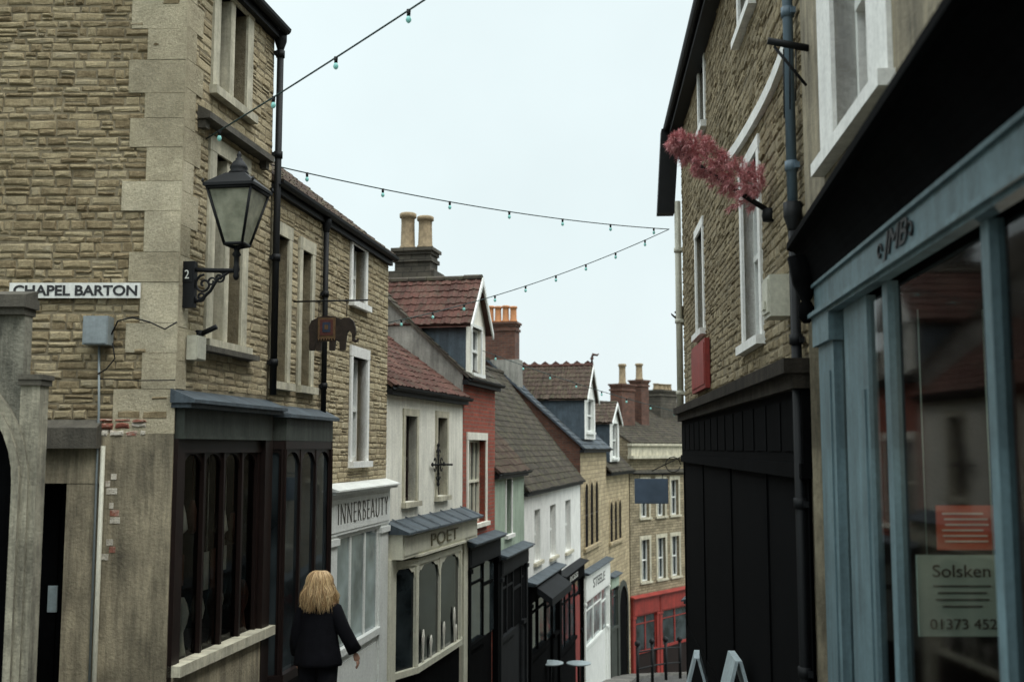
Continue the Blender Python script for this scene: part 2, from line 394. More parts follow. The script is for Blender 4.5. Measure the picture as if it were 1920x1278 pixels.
def gable_roof(M,P,x0,x1,D,ze,pitch,mat,wu=.19,wv=.2,roman=True,over=.16,ridge='tile_dark',gut='black_iron',xo=.05,gutter=True):
    t=math.tan(pitch); zr=ze+D/2*t; mb=MB()
    ye=-over; zE=ze-over*t
    a,b_=x0-xo,x1+xo
    mb.quad((a,ye,zE),(b_,ye,zE),(b_,D/2,zr),(a,D/2,zr)); mb.quad((a,D+over,zE),(a,D/2,zr),(b_,D/2,zr),(b_,D+over,zE))
    mb.quad((a,ye,zE-.05),(a,D/2,zr-.06),(b_,D/2,zr-.06),(b_,ye,zE-.05)); mb.quad((a,D+over,zE-.05),(b_,D+over,zE-.05),(b_,D/2,zr-.06),(a,D/2,zr-.06))
    for x in (a,b_): mb.quad((x,ye,zE-.05),(x,ye,zE),(x,D/2,zr),(x,D+over,zE),(x,D+over,zE-.05),(x,D/2,zr-.06))
    mb.quad((a,ye,zE-.05),(b_,ye,zE-.05),(b_,ye,zE),(a,ye,zE))
    tiles(mb,(a,ye-.03,zE-.03*t+.004),(b_-a,0,0),(0,D/2+over+.03,(D/2+over+.03)*t),wu,wv,0,roman)
    ro=part('roof',mb,M,mat,P)
    mb=MB(); n=max(1,int((b_-a)/.42))
    for i in range(n):
        xa=a+(b_-a)*i/n; xb=a+(b_-a)*(i+1)/n-.01; h=zr+U(-.008,.014)
        vs=[];k=5
        for xx in (xa,xb):
            for q in range(k+1):
                an=math.pi*(-.1+1.2*q/k); vs.append((xx,D/2-math.cos(an)*.12,h-.02+math.sin(an)*.09))
        mb.add(vs,[(q,q+1,q+k+2,q+k+1) for q in range(k)]+[tuple(range(k,-1,-1)),tuple(range(k+1,2*k+2))],0)
    part('ridge_tiles',mb,M,ridge,ro)
    if gutter:
        mb=MB(); vs=[];k=6; yy=ye-.045; zz=zE-.02
        for xx in (a-.01,b_+.01):
            for q in range(k+1):
                an=math.pi*q/k; vs.append((xx,yy-math.cos(an)*.05,zz-math.sin(an)*.06))
            for q in range(k,-1,-1):
                an=math.pi*q/k; vs.append((xx,yy-math.cos(an)*.04,zz-math.sin(an)*.05))
        m=2*k+2
        mb.add(vs,[(q,(q+1)%m,m+(q+1)%m,m+q) for q in range(m)]+[tuple(range(m)),tuple(range(2*m-1,m-1,-1))],0)
        mb.box(a,b_,ye+.002,-.003,zE-.14,zE-.055)
        part('gutter',mb,M,gut,ro)
    return ro
def window(M,P,x0,x1,z0,z1,sur='surround_stone',fr='white_gloss',gl='glass_dark',sw=.12,style='sash',rec=.12,sill=True,sh=.08,lintel=None,nv=1,y=0,label=None,mull=False):
    mb=MB(); f=.045; yf=y+rec
    mb.box(x0,x0+f,yf,yf+.06,z0,z1); mb.box(x1-f,x1,yf,yf+.06,z0,z1); mb.box(x0+f,x1-f,yf,yf+.06,z1-f,z1); mb.box(x0+f,x1-f,yf,yf+.06,z0,z0+f*1.3)
    zm=(z0+z1)/2
    if style=='sash':
        mb.box(x0+f,x1-f,yf-.012,yf+.05,zm-.025,zm+.025)
    if style=='casement': mb.box(x0+f,x1-f,yf+.005,yf+.05,z0+(z1-z0)*.68,z0+(z1-z0)*.68+.04)
    for i in range(1,nv+1):
        xx=x0+(x1-x0)*i/(nv+1); mb.box(xx-.014,xx+.014,yf+.006,yf+.045,z0+f,z1-f)
    w=part('window',mb,M,fr,P,label)
    mb=MB(); mb.quad((x0,yf+.055,z0),(x1,yf+.055,z0),(x1,yf+.035,z1),(x0,yf+.035,z1)); part('window_glass',mb,M,gl,w)
    if sur:
        mb=MB(); p=.025
        mb.box(x0-sw,x0,y-p,y+rec,z0,z1); mb.box(x1,x1+sw,y-p,y+rec,z0,z1)
        lh=sw if lintel is None else lintel
        mb.box(x0-sw-.01,x1+sw+.01,y-p-.003,y+rec,z1,z1+lh)
        if mull:
            xx=(x0+x1)/2; mb.box(xx-.05,xx+.05,y-p+.02,yf-.014,z0,z1)
        part('window_surround',mb,M,sur,w)
    if sill:
        mb=MB(); mb.box(x0-sw-.03,x1+sw+.03,y-.08,y+rec,z0-sh,z0-.001)
        part('window_sill',mb,M,sur or 'surround_stone',w)
    return w
def pipe(M,P,x,y,z0,z1,r=.04,mat='black_iron',name='drainpipe',hopper=True):
    mb=MB(); mb.tube([(x,y,z0),(x,y,z1)],r,8)
    z=z0+.3
    while z<z1: mb.tube([(x,y,z),(x,y,z+.07)],r*1.3,8); mb.box(x-r*1.9,x+r*1.9,y+r*.3,y+r*1.2,z+.01,z+.05); z+=1.1
    if hopper: mb.lathe((x,y,z1-.02),[(r,0),(r*1.1,.02),(r*1.8,.10),(r*1.8,.2)],8)
    return part(name,mb,M,mat,P)
def chimney(M,P,x,y,z0,z1,wx,wy,mat,pots,potmat,ph,pr,rows='x',shoulder=None):
    mb=MB(); a,b_=wx/2,wy/2
    mb.box(x-a,x+a,y-b_,y+b_,z0,z1-.14)
    mb.box(x-a-.04,x+a+.04,y-b_-.04,y+b_+.04,z1-.30,z1-.22)
    mb.box(x-a-.03,x+a+.03,y-b_-.03,y+b_+.03,z1-.14,z1-.07); mb.box(x-a-.07,x+a+.07,y-b_-.07,y+b_+.07,z1-.07,z1)
    if shoulder: mb.box(x-a-.1,x+a+.1,y-b_-.12,y+b_+.12,z0,shoulder)
    c=part('chimney',mb,M,mat,P)
    for i in range(pots):
        fr=(i+.5)/pots-.5; px,py=(x+fr*wx*1.0,y) if rows=='x' else (x,y+fr*wy*1.0)
        h=ph*U(.92,1.06); mb=MB()
        mb.lathe((px,py,z1),[(pr*1.15,0),(pr*1.1,.06),(pr*.95,.1),(pr*.88,h*.7),(pr*.9,h*.85),(pr*1.12,h*.88),(pr*1.12,h*.97),(pr*.95,h),(pr*.7,h),(pr*.65,h-.1)],12)
        part('chimney_pot',mb,M,potmat,c)
    return c
def dormer(M,P,x0,x1,zb,ze,za,dep,wallm,cheekm,roofm,win,barge='white_gloss',y=0,wu=.19,wv=.2,crest=None,fr='white_gloss',sw=.06):
    xm=(x0+x1)/2; mb=MB()
    wall_sheet(mb,x0,x1,zb,ze,[win],y=y,depth=.12,mi=0)
    mb.quad((x0,y,ze),(x1,y,ze),(xm,y,za-.03),mi=0)
    mb.quad((x0,y,zb),(x0,y,ze),(x0,y+dep,ze),(x0,y+dep,zb),mi=1); mb.quad((x1,y,zb),(x1,y+dep,zb),(x1,y+dep,ze),(x1,y,ze),mi=1)
    mb.quad((x0,y+dep,zb),(x1,y+dep,zb),(x1,y+dep,ze),(xm,y+dep,za-.02),(x0,y+dep,ze),mi=1)
    d=part('dormer',mb,M,[wallm,cheekm],P)
    mb=MB(); o=.12; t=(za-ze)/(xm-x0)
    for sgn,xe in ((-1,x0),(1,x1)):
        ex=xe+sgn*o; ezz=ze-o*t
        mb.quad((ex,y-.12,ezz),(xm,y-.12,za),(xm,y+dep,za),(ex,y+dep,ezz)); mb.quad((ex,y-.12,ezz-.05),(ex,y+dep,ezz-.05),(xm,y+dep,za-.05),(xm,y-.12,za-.05))
        tiles(mb,(ex,y-.12,ezz+.004),(0,dep+.12,0),(xm-ex,0,za-ezz),wu,wv,0)
    part('dormer_roof',mb,M,roofm,d)
    mb=MB()
    nrt=max(1,int((dep+.1)/.35))
    for i in range(nrt):
        ya=y-.12+(dep+.12)*i/nrt; yb=ya+(dep+.12)/nrt-.01; vs=[]; hz=U(-.006,.01)
        for yy in (ya,yb):
            for q in range(6):
                an=math.pi*(-.1+1.2*q/5); vs.append((xm-math.cos(an)*.09,yy,za-.01+hz+math.sin(an)*.07))
        mb.add(vs,[(q,q+1,q+7,q+6) for q in range(5)]+[(5,4,3,2,1,0),(6,7,8,9,10,11)],0)
        if crest: 
            yc=(ya+yb)/2; mb.add([(xm-.02,ya+.03,za+.05),(xm-.02,yb-.03,za+.05),(xm-.02,yc,za+.16),(xm+.02,ya+.03,za+.05),(xm+.02,yb-.03,za+.05),(xm+.02,yc,za+.16)],[(0,1,2),(3,5,4),(0,2,5,3),(1,4,5,2)],0)
    if crest:
        mb.lathe((xm,y-.08,za+.05),[(.05,0),(.03,.12),(.07,.17),(.02,.24)],8)
        mb.tube([(xm,y-.08,za+.26),(xm,y-.12,za+.36),(xm,y-.26,za+.33),(xm,y-.32,za+.38)],[.04,.055,.04,.015],6)
    part('ridge_tiles',mb,M,crest or 'tile_dark',d)
    mb=MB()
    for sgn,xe in ((-1,x0),(1,x1)):
        ex=xe+sgn*o; ezz=ze-o*t
        vs=[(ex,y-.15,ezz-.12),(ex,y-.15,ezz+.0),(xm,y-.15,za-.0),(xm,y-.15,za-.13)]; vs+=[(a,b_+.03,c_) for a,b_,c_ in vs]
        mb.add(vs,[(0,1,2,3),(7,6,5,4),(0,4,5,1),(1,5,6,2),(3,2,6,7),(0,3,7,4)])
    part('bargeboard',mb,M,barge,d)
    window(M,d,win[0],win[1],win[2],win[3],sur=fr,fr=fr,sw=sw,rec=.06,y=y)
    return d
def shopfront(M,P,x0,x1,zt,zf,zs,zb,fm,pm,ffm=None,n=3,proud=.12,cor='lead_grey',gl='glass_shop',door=None,name='shopfront',riser=None,transom=True,pil=.16,label=None,corn=True):
    ffm=ffm or fm; mb=MB(); w=.07
    mb.box(x0,x0+pil,-proud,.02,zb,zf); mb.box(x1-pil,x1,-proud,.02,zb,zf)
    mb.box(x0-.02,x0+pil+.02,-proud-.03,.02,zf-.12,zf-.04); mb.box(x1-pil-.02,x1+.02,-proud-.03,.02,zf-.12,zf-.04)
    mb.box(x0-.01,x0+pil+.01,-proud-.02,.02,zb,zb+.25); mb.box(x1-pil-.01,x1+.01,-proud-.02,.02,zb,zb+.25)
    a,b_=x0+pil,x1-pil
    segs=[(a,b_)]
    if door: segs=[(a,door[0]),(door[1],b_)]
    segs=[s for s in segs if s[1]-s[0]>.2]
    for (p,q) in segs:
        mb.box(p,q,-proud*.6,.0,zf-.06,zf); mb.box(p,q,-proud*.6-.05,.0,zs-.05,zs+.04)
        k=max(1,round(n*(q-p)/(b_-a)))
        for i in range(k+1):
            xx=p+(q-p)*i/k; xx=min(max(xx,p+w/2),q-w/2); mb.box(xx-w/2,xx+w/2,-proud*.5,.0,zs+.04,zf-.06)
        if transom: 
            zz=zs+(zf-zs)*.76; mb.box(p,q,-proud*.45,-.001,zz-.02,zz+.02)
    s=part(name,mb,M,pm,P,label)
    mb=MB(); mb.box(x0,x1,-proud-.02,-.001,zf,zt-.06); mb.box(x0+.06,x1-.06,-proud-.03,-proud-.021,zf+.04,zt-.12)
    part('fascia',mb,M,ffm,s)
    if corn:
        mb=MB(); mb.box(x0-.04,x1+.04,-proud-.12,0,zt-.06,zt-.02); mb.slope(x0-.06,x1+.06,-proud-.16,zt-.02,zt,zt+.07)
        part('cornice',mb,M,cor,s)
    mb=MB(); mb.quad((a,-proud*.25,zs),(b_,-proud*.25,zs),(b_,-proud*.25,zf),(a,-proud*.25,zf)) 
    part('shop_window_glass',mb,M,gl,s)
    mb=MB()
    for (p,q) in segs: mb.box(p,q,-proud*.55,.0,zb,zs-.05); mb.box(p+.1,q-.1,-proud*.55-.012,-proud*.55,zb+.25,zs-.15)
    if segs: part('stall_riser',mb,M,riser or pm,s)
    if door:
        mb=MB(); p,q=door; mb.box(p,q,-.02,.02,zb,zf-.5); mb.box(p+.1,q-.1,-.03,-.02,zb+.15,zb+.8); mb.box(p,q,-.05,.0,zf-.5,zf-.44)
        d=part('door',mb,M,pm,s)
    return s
def bay(M,P,pts,zt,zb,zg,mat,gl,nm,roofm='lead_grey',rh=.18,riser=None,arch=0,name='bay_window',w=.07,over=.1,zroof=None,transom=.8,pw=3):
    mb=MB(); gm=MB(); rm=MB(); am=MB()
    for (p,q),n in zip(zip(pts,pts[1:]),nm):
        P0=Vector((*p,0)); P1=Vector((*q,0)); d=(P1-P0); L=d.length; d/=L
        mb.obox(p,q,zt-.09,zt,w,0,ext=.02); mb.obox(p,q,zb-.04,zb+.05,w+.05,0,ext=.03)
        if transom: mb.obox(p,q,zb+(zt-zb)*transom-.02,zb+(zt-zb)*transom+.02,w*.6)
        for i in range(n+1):
            c=P0+d*L*i/n; ww=w if i in(0,n) else w*.7
            mb.obox(c-d*ww/2,c+d*ww/2,zb+.05,zt-.09,ww)
            if arch and i<n:
                c2=P0+d*L*(i+1)/n; zc=zt-.09; k=16
                top_=[];bot=[]
                for j in range(k+1):
                    f=j/k; pt=c+(c2-c)*f; e=abs(2*f-1); zz=zc-.03-arch*(e**pw)-(.05*math.sin(min(1,max(0,(e-.45)/.3))*math.pi) if pw>4 else 0)
                    top_.append((pt.x,pt.y,zc)); bot.append((pt.x,pt.y,zz))
                nrm=Vector((d.y,-d.x,0))*.014
                for j in range(k):
                    am.add([tuple(Vector(x)+nrm) for x in (bot[j],bot[j+1],top_[j+1],top_[j])],[(0,1,2,3)])
        gm.quad((p[0],p[1]+.012,zb),(q[0],q[1]+.012,zb),(q[0],q[1]+.012,zt),(p[0],p[1]+.012,zt))
        rm.obox((p[0],p[1]+.03),(q[0],q[1]+.03),zg,zb-.04,.06)
    if arch: mb.add(am.v,am.f)
    b_=part(name,mb,M,mat,P)
    part('shop_window_glass',gm,M,gl,b_); part('stall_riser',rm,M,riser or mat,b_)
    zr=zt if zroof is None else zroof
    cx=sum(p[0] for p in pts)/len(pts); lo=[]
    for p in pts: 
        s_=1 if p[0]>cx else -1
        lo.append((p[0]+s_*over*.6,min(p[1]-over,-.001) if p[1]<-.01 else -.001))
    mb=MB(); n=len(lo)
    vs=[(x,y,zr) for x,y in lo]+[(x,y,zr+.035) for x,y in lo]+[(pts[0][0]-.02,-.001,zr+rh),(pts[-1][0]+.02,-.001,zr+rh)]
    fs=[tuple(range(n-1,-1,-1))]+[(i,i+1,n+i+1,n+i) for i in range(n-1)]
    fs+= [(n,n+1,2*n),(2*n-2,2*n-1,2*n+1)]
    fs+= [tuple([n+i for i in range(1,n-1)]+[2*n+1,2*n])]
    mb.add(vs,fs); part('bay_roof',mb,M,roofm,b_)
    return b_

# ================================================================== SETTING
mb=MB(); ys=[a for a,_ in GP]; ys=sorted(set(ys+[-200,-30,-10,5,15,34,50,70,100,180,500,900]))
xs=[-900,-200,-60,-20,-5,5,20,60,200,900]
idx={}
for j,y in enumerate(ys):
    for i,x in enumerate(xs): idx[i,j]=len(mb.v); mb.v.append((x,y,g(y)))
for j in range(len(ys)-1):
    for i in range(len(xs)-1): mb.f.append([idx[i,j],idx[i+1,j],idx[i+1,j+1],idx[i,j+1]]); mb.m.append(0); mb.sm.append(True)
I4=Matrix.Identity(4)
top('ground','sloping earth ground under the old town','ground',I4,mb,'earth_ground',kind='structure')
XL=[(-8,-3.4),(6,-2.75),(9,-2.86),(15.6,-1.84),(19.6,-.9),(22.1,-.354),(25.3,.28),(34.3,2.18),(39.4,3.45),(43.8,4.77),(47.2,7.55),(52,11.5)]
XR=[(-8,.5),(6.9,1.95),(16.2,2.63),(30,6.8),(40,10),(47,13.5),(52,17)]
def lin(T,y):
    for (a,xa),(b_,xb) in zip(T,T[1:]):
        if a<=y<=b_: return xa+(xb-xa)*(y-a)/(b_-a)
    return T[-1][1]
def strip(fa,fb,dz,thick=0):
    mb=MB(); yy=[-8+i for i in range(0,61)]
    for a,b_ in zip(yy,yy[1:]):
        A=(fa(a),a,g(a)+dz);B=(fb(a),a,g(a)+dz);C=(fb(b_),b_,g(b_)+dz);D=(fa(b_),b_,g(b_)+dz)
        mb.quad(A,B,C,D)
        if thick:
            mb.quad(B,(B[0],B[1],B[2]-thick),(C[0],C[1],C[2]-thick),C); mb.quad(A,D,(D[0],D[1],D[2]-thick),(A[0],A[1],A[2]-thick))
    return mb
top('road','narrow steep street paved with grey stone setts','road',I4,strip(lambda y:lin(XL,y)+1.0,lambda y:lin(XR,y)-.75,.008),'setts',kind='structure')
top('pavement','raised stone-flagged pavement with kerb along the pale shops','pavement',I4,strip(lambda y:lin(XL,y)-.3,lambda y:lin(XL,y)+1.0,.11,.13),'paving',kind='structure')
top('pavement','raised stone-flagged pavement with kerb below the dark shopfront','pavement',I4,strip(lambda y:lin(XR,y)-.75,lambda y:lin(XR,y)+.3,.11,.13),'paving',kind='structure')

# ================================================================== L1 corner house
F1=FR(-2.86,9.0,.155,1); FS=FR(-7.86,9.0,1,0)
def T0(F,zz): 
    M=F.copy(); M.translation.z=zz; return M
H=top('corner_stone_house','tall tan rubble-stone corner house with pale quoins and dark wooden shopfront','house',T0(F1,-2.8))
zb=-4.3; ops=[(.68,1.32,3.32,4.30),(.68,1.32,.98,2.72)]
mb=MB(); wall_sheet(mb,0,2.07,zb,4.5,ops+[(.12,1.92,-3.4,.10)],depth=.2,mi=0)
def conv(src,Ma,Mb,dst,mi):
    X=Mb.inverted()@Ma
    dst.add([tuple(X@Vector(p)) for p in src.v],src.f,mi)
sd=MB(); doorO=(3.35,4.15,-3.3,-.29)
wall_sheet(sd,0,5.0,zb,4.5,[doorO],depth=.35)
sd.quad((0,0,4.5),(5,0,4.5),(2.5,0,6.6))
conv(sd,FS,F1,mb,0)
mb.quad((2.07,0,zb),(2.07,5,zb),(2.07,5,4.5),(2.07,2.5,6.6),(2.07,0,4.5)); mb.quad((-.8,5,zb),(-.8,5,4.5),(2.07,5,4.5),(2.07,5,zb))
part('wall',mb,F1,'mortar_tan',H)
mb=MB(); ex=[(.68-.14,1.32+.14,3.32-.08,4.44),(.68-.14,1.32+.14,.88,2.86),(-.1,2.1,zb,.5)]
rubble(mb,0.02,2.07,.45,4.5,ex,ch=(.06,.10),ln=(.11,.28),pr=(.004,.013)); part('stone_facing',mb,F1,'rubble_tan',H)
mb=MB(); ex=[(4.35,5.1,zb,.05),(3.1,4.4,zb,.2)]
rubble(mb,0,4.97,-3.4,4.5,ex,ch=(.045,.092),ln=(.07,.26),pr=(.004,.019),gap=.005)
rubble(mb,0,4.97,4.5,6.5,[],ch=(.07,.11),ln=(.18,.40),pr=(.008,.025),ztop=lambda x:4.5+2.1*(1-abs(x-2.5)/2.5))
part('stone_facing',mb,FS,'rubble_brown',H,'rough brown rubble side wall')
mb=MB(); z=.12; k=0
while z<4.45:
    h=U(.22,.38); w=U(.25,.33) if k%2 else U(.38,.52)
    mb.box(5-w,5.024,-.019-U(0,.006),.0,z+.002,min(z+h,4.5)-.002); z+=h;k+=1
part('quoins',mb,FS,'quoin_stone',H)
mb=MB(); z=.5; k=0
while z<4.45:
    h=U(.24,.36); w=U(.30,.36) if k%2 else U(.16,.22)
    mb.box(-.004,w,-.018-U(0,.005),.0,z+.002,min(z+h,4.5)-.002); z+=h;k+=1
part('quoins',mb,F1,'quoin_stone',H)
mb=MB(); mb.box(4.4,5.020,-.022,0,-3.6,.12); mb.box(3.1,3.36,-.024,.3,-3.6,-.0); mb.box(4.149,4.40,-.034,.3,-3.6,-.0); mb.box(3.0,4.45,-.039,.3,-.29,.0)
part('render_facing',mb,FS,'render_buff',H)
mb=MB(); mb.box(2.95,4.42,-.14,0,.0,.05); mb.slope(2.95,4.42,-.14,.05,.17,.24)
part('door_hood',mb,FS,'stone_grey_band',H)
mb=MB(); mb.box(3.35,4.15,.25,.3,-3.3,-.29)
for i in range(5): mb.box(3.37+i*.157,3.37+i*.157+.145,.235,.25,-3.25,-.33)
part('door',mb,FS,'black_wood',H)
mb=MB(); mb.box(3.92,4.00,.222,.234,-1.38,-1.16); q=top('paper_notice','small white paper notice pinned to a dark door','sign',FS,mb,'board_pale')
mb=MB(); rubble(mb,4.38,4.80,.09,.25,[],ch=(.06,.07),ln=(.08,.16),pr=(.026,.034),gap=.004)
for i in range(12): 
    if i in (3,4,8): continue
    z=-.92+i*.060; a=4.48+U(-.03,.04); mb.box(a,a+U(.03,.09),-.024-U(0,.003),0,z,z+.050)
part('brick_patch',mb,FS,'brick_patch',H)
gable_roof(F1,H,-.3,2.02,5,4.55,math.radians(40),'tile_brown',over=.09)
for (a,b_,c,d) in ops:
    window(F1,H,a,b_,c,d,sw=.14,fr='cream_gloss',style='casement',mull=True,sh=.08)
mb=MB(); mb.slope(.28,1.82,-.13,2.93,2.99,3.06); mb.box(.30,.38,-.08,0,2.85,2.93); mb.box(1.72,1.80,-.08,0,2.85,2.93)
part('hood_mould',mb,F1,'stone_grey_band',H)
mb=MB(); mb.box(.40,1.60,-.11,0,.86,.91); part('string_course',mb,F1,'stone_grey_band',H)
mb=MB()
mb.box(.0,.14,-.06,.02,-3.4,.08); mb.box(1.86,2.05,-.09,.02,-3.4,.34)
px_=[.14,.56,.98,1.40,1.79]
for x in px_: mb.box(x,x+.040,-.04,.02,-1.78,-.02)
for a,b2 in zip(px_,px_[1:]): mb.archhead(a+.040,b2,-.02,-.20,-.04)
mb.box(.14,1.86,-.052,.02,-.04,.08)
s=part('shopfront',mb,F1,'mahogany',H)
mb=MB(); mb.box(.02,2.0,-.10,-.001,.08,.34); mb.box(.02,1.85,-.12,-.101,.08,.11); part('fascia',mb,F1,'grey_olive_paint',s)
mb=MB(); mb.box(-.03,2.10,-.18,0,.34,.38); mb.slope(-.05,2.12,-.22,.38,.41,.50); part('cornice',mb,F1,'lead_grey',s)
mb=MB(); mb.quad((.14,.0,-1.78),(1.86,.0,-1.78),(1.86,.0,-.03),(.14,.0,-.03)); part('shop_window_glass',mb,F1,'clear_glass',s)
mb=MB(); mb.box(.0,2.10,-.14,0,-1.87,-1.78); part('sill',mb,F1,'surround_stone',s)
mb=MB(); mb.box(.0,1.88,-.08,0,-3.4,-1.87); part('stall_riser',mb,F1,'render_buff',s)
mb=MB(); a,b2,c,d,e=.13,1.91,.9,-1.80,.09
mb.quad((a,.02,d),(b2,.02,d),(b2,c,d),(a,c,d)); mb.quad((a,.02,e),(b2,.02,e),(b2,c,e),(a,c,e)); mb.quad((a,c,d),(b2,c,d),(b2,c,e),(a,c,e)); mb.quad((a,.02,d),(a,c,d),(a,c,e),(a,.02,e)); mb.quad((b2,.02,d),(b2,c,d),(b2,c,e),(b2,.02,e))
part('window_interior',mb,F1,'interior_dark',s)
for i in range(15):
    x=.25+1.5*i/14+U(-.03,.03); y=U(.06,.22); k_=i%3; mb=MB()
    if k_==0: mb.tube([(x,y,-.0),(x,y,-.55)],.004,4); mb.lathe((x,y,-.85+U(-.1,.1)),[(.02,0),(.07,.05),(.05,.18),(.02,.3)],10)
    elif k_==1: mb.box(x-.05,x+.05,y,y+.01,-1.25+U(-.1,.1),-.95); mb.tube([(x,y,-.95),(x,y,0)],.003,4)
    else: mb.lathe((x,y,-1.79),[(.05,0),(.03,.1),(.02,.2),(.05,.28),(.065,.36),(.045,.45),(.02,.5)],10)
    part('display_item',mb,F1,'display_pale' if i%2 or i<3 else 'interior_brown',s)
pipe(F1,H,2.07,-.07,.55,4.25,.038)

# ================================================================== L2
H=top('lower_stone_house','two-storey tan stone house with brown tiled roof and white window surrounds','house',T0(F1,-3.4))
x0,x1=2.10,6.70; zb=-5
wins=[(2.24,2.58,.70,2.28,'surround_stone'),(3.02,3.34,.70,2.25,'surround_stone'),(4.92,5.50,1.93,2.68,'white_paint'),(4.98,5.64,-.17,1.20,'white_paint')]
ops=[w[:4] for w in wins]
mb=MB(); wall_sheet(mb,x0,x1,zb,2.85,ops,depth=.2); shell(mb,x0,x1,5,zb,2.85,math.radians(40)); part('wall',mb,F1,'mortar_tan',H)
mb=MB(); ex=[(a-.12,b_+.12,c-.08,d+.14) for a,b_,c,d in ops]+[(2.0,3.92,-5,.45),(3.85,6.8,-5,-.58)]
rubble(mb,x0,x1,-1.0,2.85,ex,ch=(.06,.10),ln=(.11,.30),pr=(.004,.014)); part('stone_facing',mb,F1,'rubble_tan',H)
for a,b_,c,d,s_ in wins: window(F1,H,a,b_,c,d,sur=s_,sw=.10 if s_=='surround_stone' else .09,fr='cream_gloss' if s_[0]=='s' else 'white_gloss',lintel=.14,nv=0 if s_[0]=='s' else 1,gl='glass_curtain' if s_[0]=='s' else 'glass_dark')
gable_roof(F1,H,x0,x1,5,2.88,math.radians(38),'tile_brown',over=.06)
pipe(F1,H,3.70,-.06,.4,2.6,.034)
pts=[(2.12,0),(2.24,-.13),(3.74,-.13),(3.86,0)]
b_=bay(F1,H,pts,.08,-2.35,-3.9,'mahogany','glass_shop',[1,3,1],rh=.14,zroof=.32,riser='dark_grey_wood',arch=.18,transom=0,w=.06)
mb=MB()
for p,q in zip(pts,pts[1:]): mb.obox(p,q,.08,.32,.07,0,ext=.01)
part('fascia',mb,F1,'grey_olive_paint',b_)
s=shopfront(F1,H,3.90,6.66,-.50,-1.06,-2.5,-4.3,'white_gloss','white_gloss',n=3,proud=.06,cor='white_gloss',gl='glass_curtain',transom=False,pil=.42,label='white painted shopfront with lettered fascia')
text('shop_lettering','INNERBEAUTY',.3,F1,'letter_grey',s,5.35,-.096,-.81,depth=.004,width=2.25,height=.26,thin=-.008,space=1.25)

# ================================================================== L3 cream
F3=FR(-1.84,15.6,.2335,1)
H=top('cream_house','cream painted house with red tiled roof over a canted shop bay','house',T0(F3,-4.1))
x0,x1=.02,4.25; zb=-6; ops=[(.84,1.40,-.82,.50),(2.52,3.06,-.80,.52)]
mb=MB(); wall_sheet(mb,x0,x1,zb,.98,ops,depth=.2); shell(mb,x0,x1,5,zb,.98,math.radians(36)); part('wall',mb,F3,'cream_paint',H)
for a,b_,c,d in ops: window(F3,H,a,b_,c,d,sur='surround_stone',fr='mahogany',sw=.09,lintel=.11,nv=1)
gable_roof(F3,H,x0,x1-.10,5,1.0,math.radians(36),'tile_red',over=.1,xo=.02)
pts=[(.25,0),(.85,-.20),(3.25,-.20),(3.85,0)]
b_=bay(F3,H,pts,-1.66,-3.30,-5.0,'cream_gloss','glass_shop',[1,2,1],arch=.34,rh=.0,zroof=-1.62,riser='black_wood',w=.07,roofm='cream_gloss',transom=0,pw=6)
mb=MB(); mb.box(.05,4.2,-.26,-.002,-1.60,-1.24); mb.box(.12,4.13,-.275,-.261,-1.55,-1.29); f=part('fascia',mb,F3,'cream_gloss',b_)
mb=MB(); mb.slope(.0,4.22,-.38,-1.24,-1.21,-1.06)
for i in range(7): 
    x=.3+i*.61; mb.add([(x,-.382,-1.21),(x+.03,-.382,-1.21),(x+.03,0,-1.05),(x,0,-1.05),(x+.015,-.382,-1.19),(x+.015,0,-1.03)],[(0,1,4),(0,4,5,3),(1,2,5,4),(3,5,2)])
part('lead_canopy',mb,F3,'lead_grey',b_)
text('shop_lettering','POET',.3,F3,'letter_gold',b_,2.1,-.285,-1.42,depth=.005,width=1.5,height=.19)
for (a,c) in ((.0,.25),(3.9,4.22)):
    mb=MB(); mb.box(a,c,-.1,0,-5,-1.6); part('pilaster',mb,F3,'cream_gloss',b_)
for i,(x,h) in enumerate(((1.2,.5),(1.6,.35),(2.3,.45),(2.9,.6),(3.0,.3))):
    mb=MB(); mb.lathe((x,-.215,-3.26),[(.06,0),(.03,.05),(.05,h*.5),(.08,h*.75),(.03,h)],8,0,True,1,.05); part('window_display',mb,F3,'display_pale',b_)
mb=MB(); cx,cz=2.45,-.27
mb.tube([(cx,-.05,.03),(cx,-.05,-.58)],.016); mb.tube([(cx-.30,-.05,cz),(cx+.30,-.05,cz)],.016); mb.tube([(cx,0,cz),(cx,-.3,cz)],.018)
for sx in (-1,1):
    for sz in (-1,1):
        for (ox,oz) in ((.18,.06),(.06,.2)):
            mb.tube([(cx+sx*(ox+.05*math.cos(a)),-.05,cz+sz*(oz+.05*math.sin(a))) for a in [i*.7 for i in range(8)]],.010,5)
for (ax,az) in ((cx,.05),(cx,-.6),(cx-.32,cz),(cx+.32,cz)): mb.lathe((ax,-.05,az-.03),[(.01,0),(.03,.03),(.01,.07)],8)
top('iron_bracket','black wrought iron cross with scrolls on a cream wall','bracket',F3,mb,'black_iron')

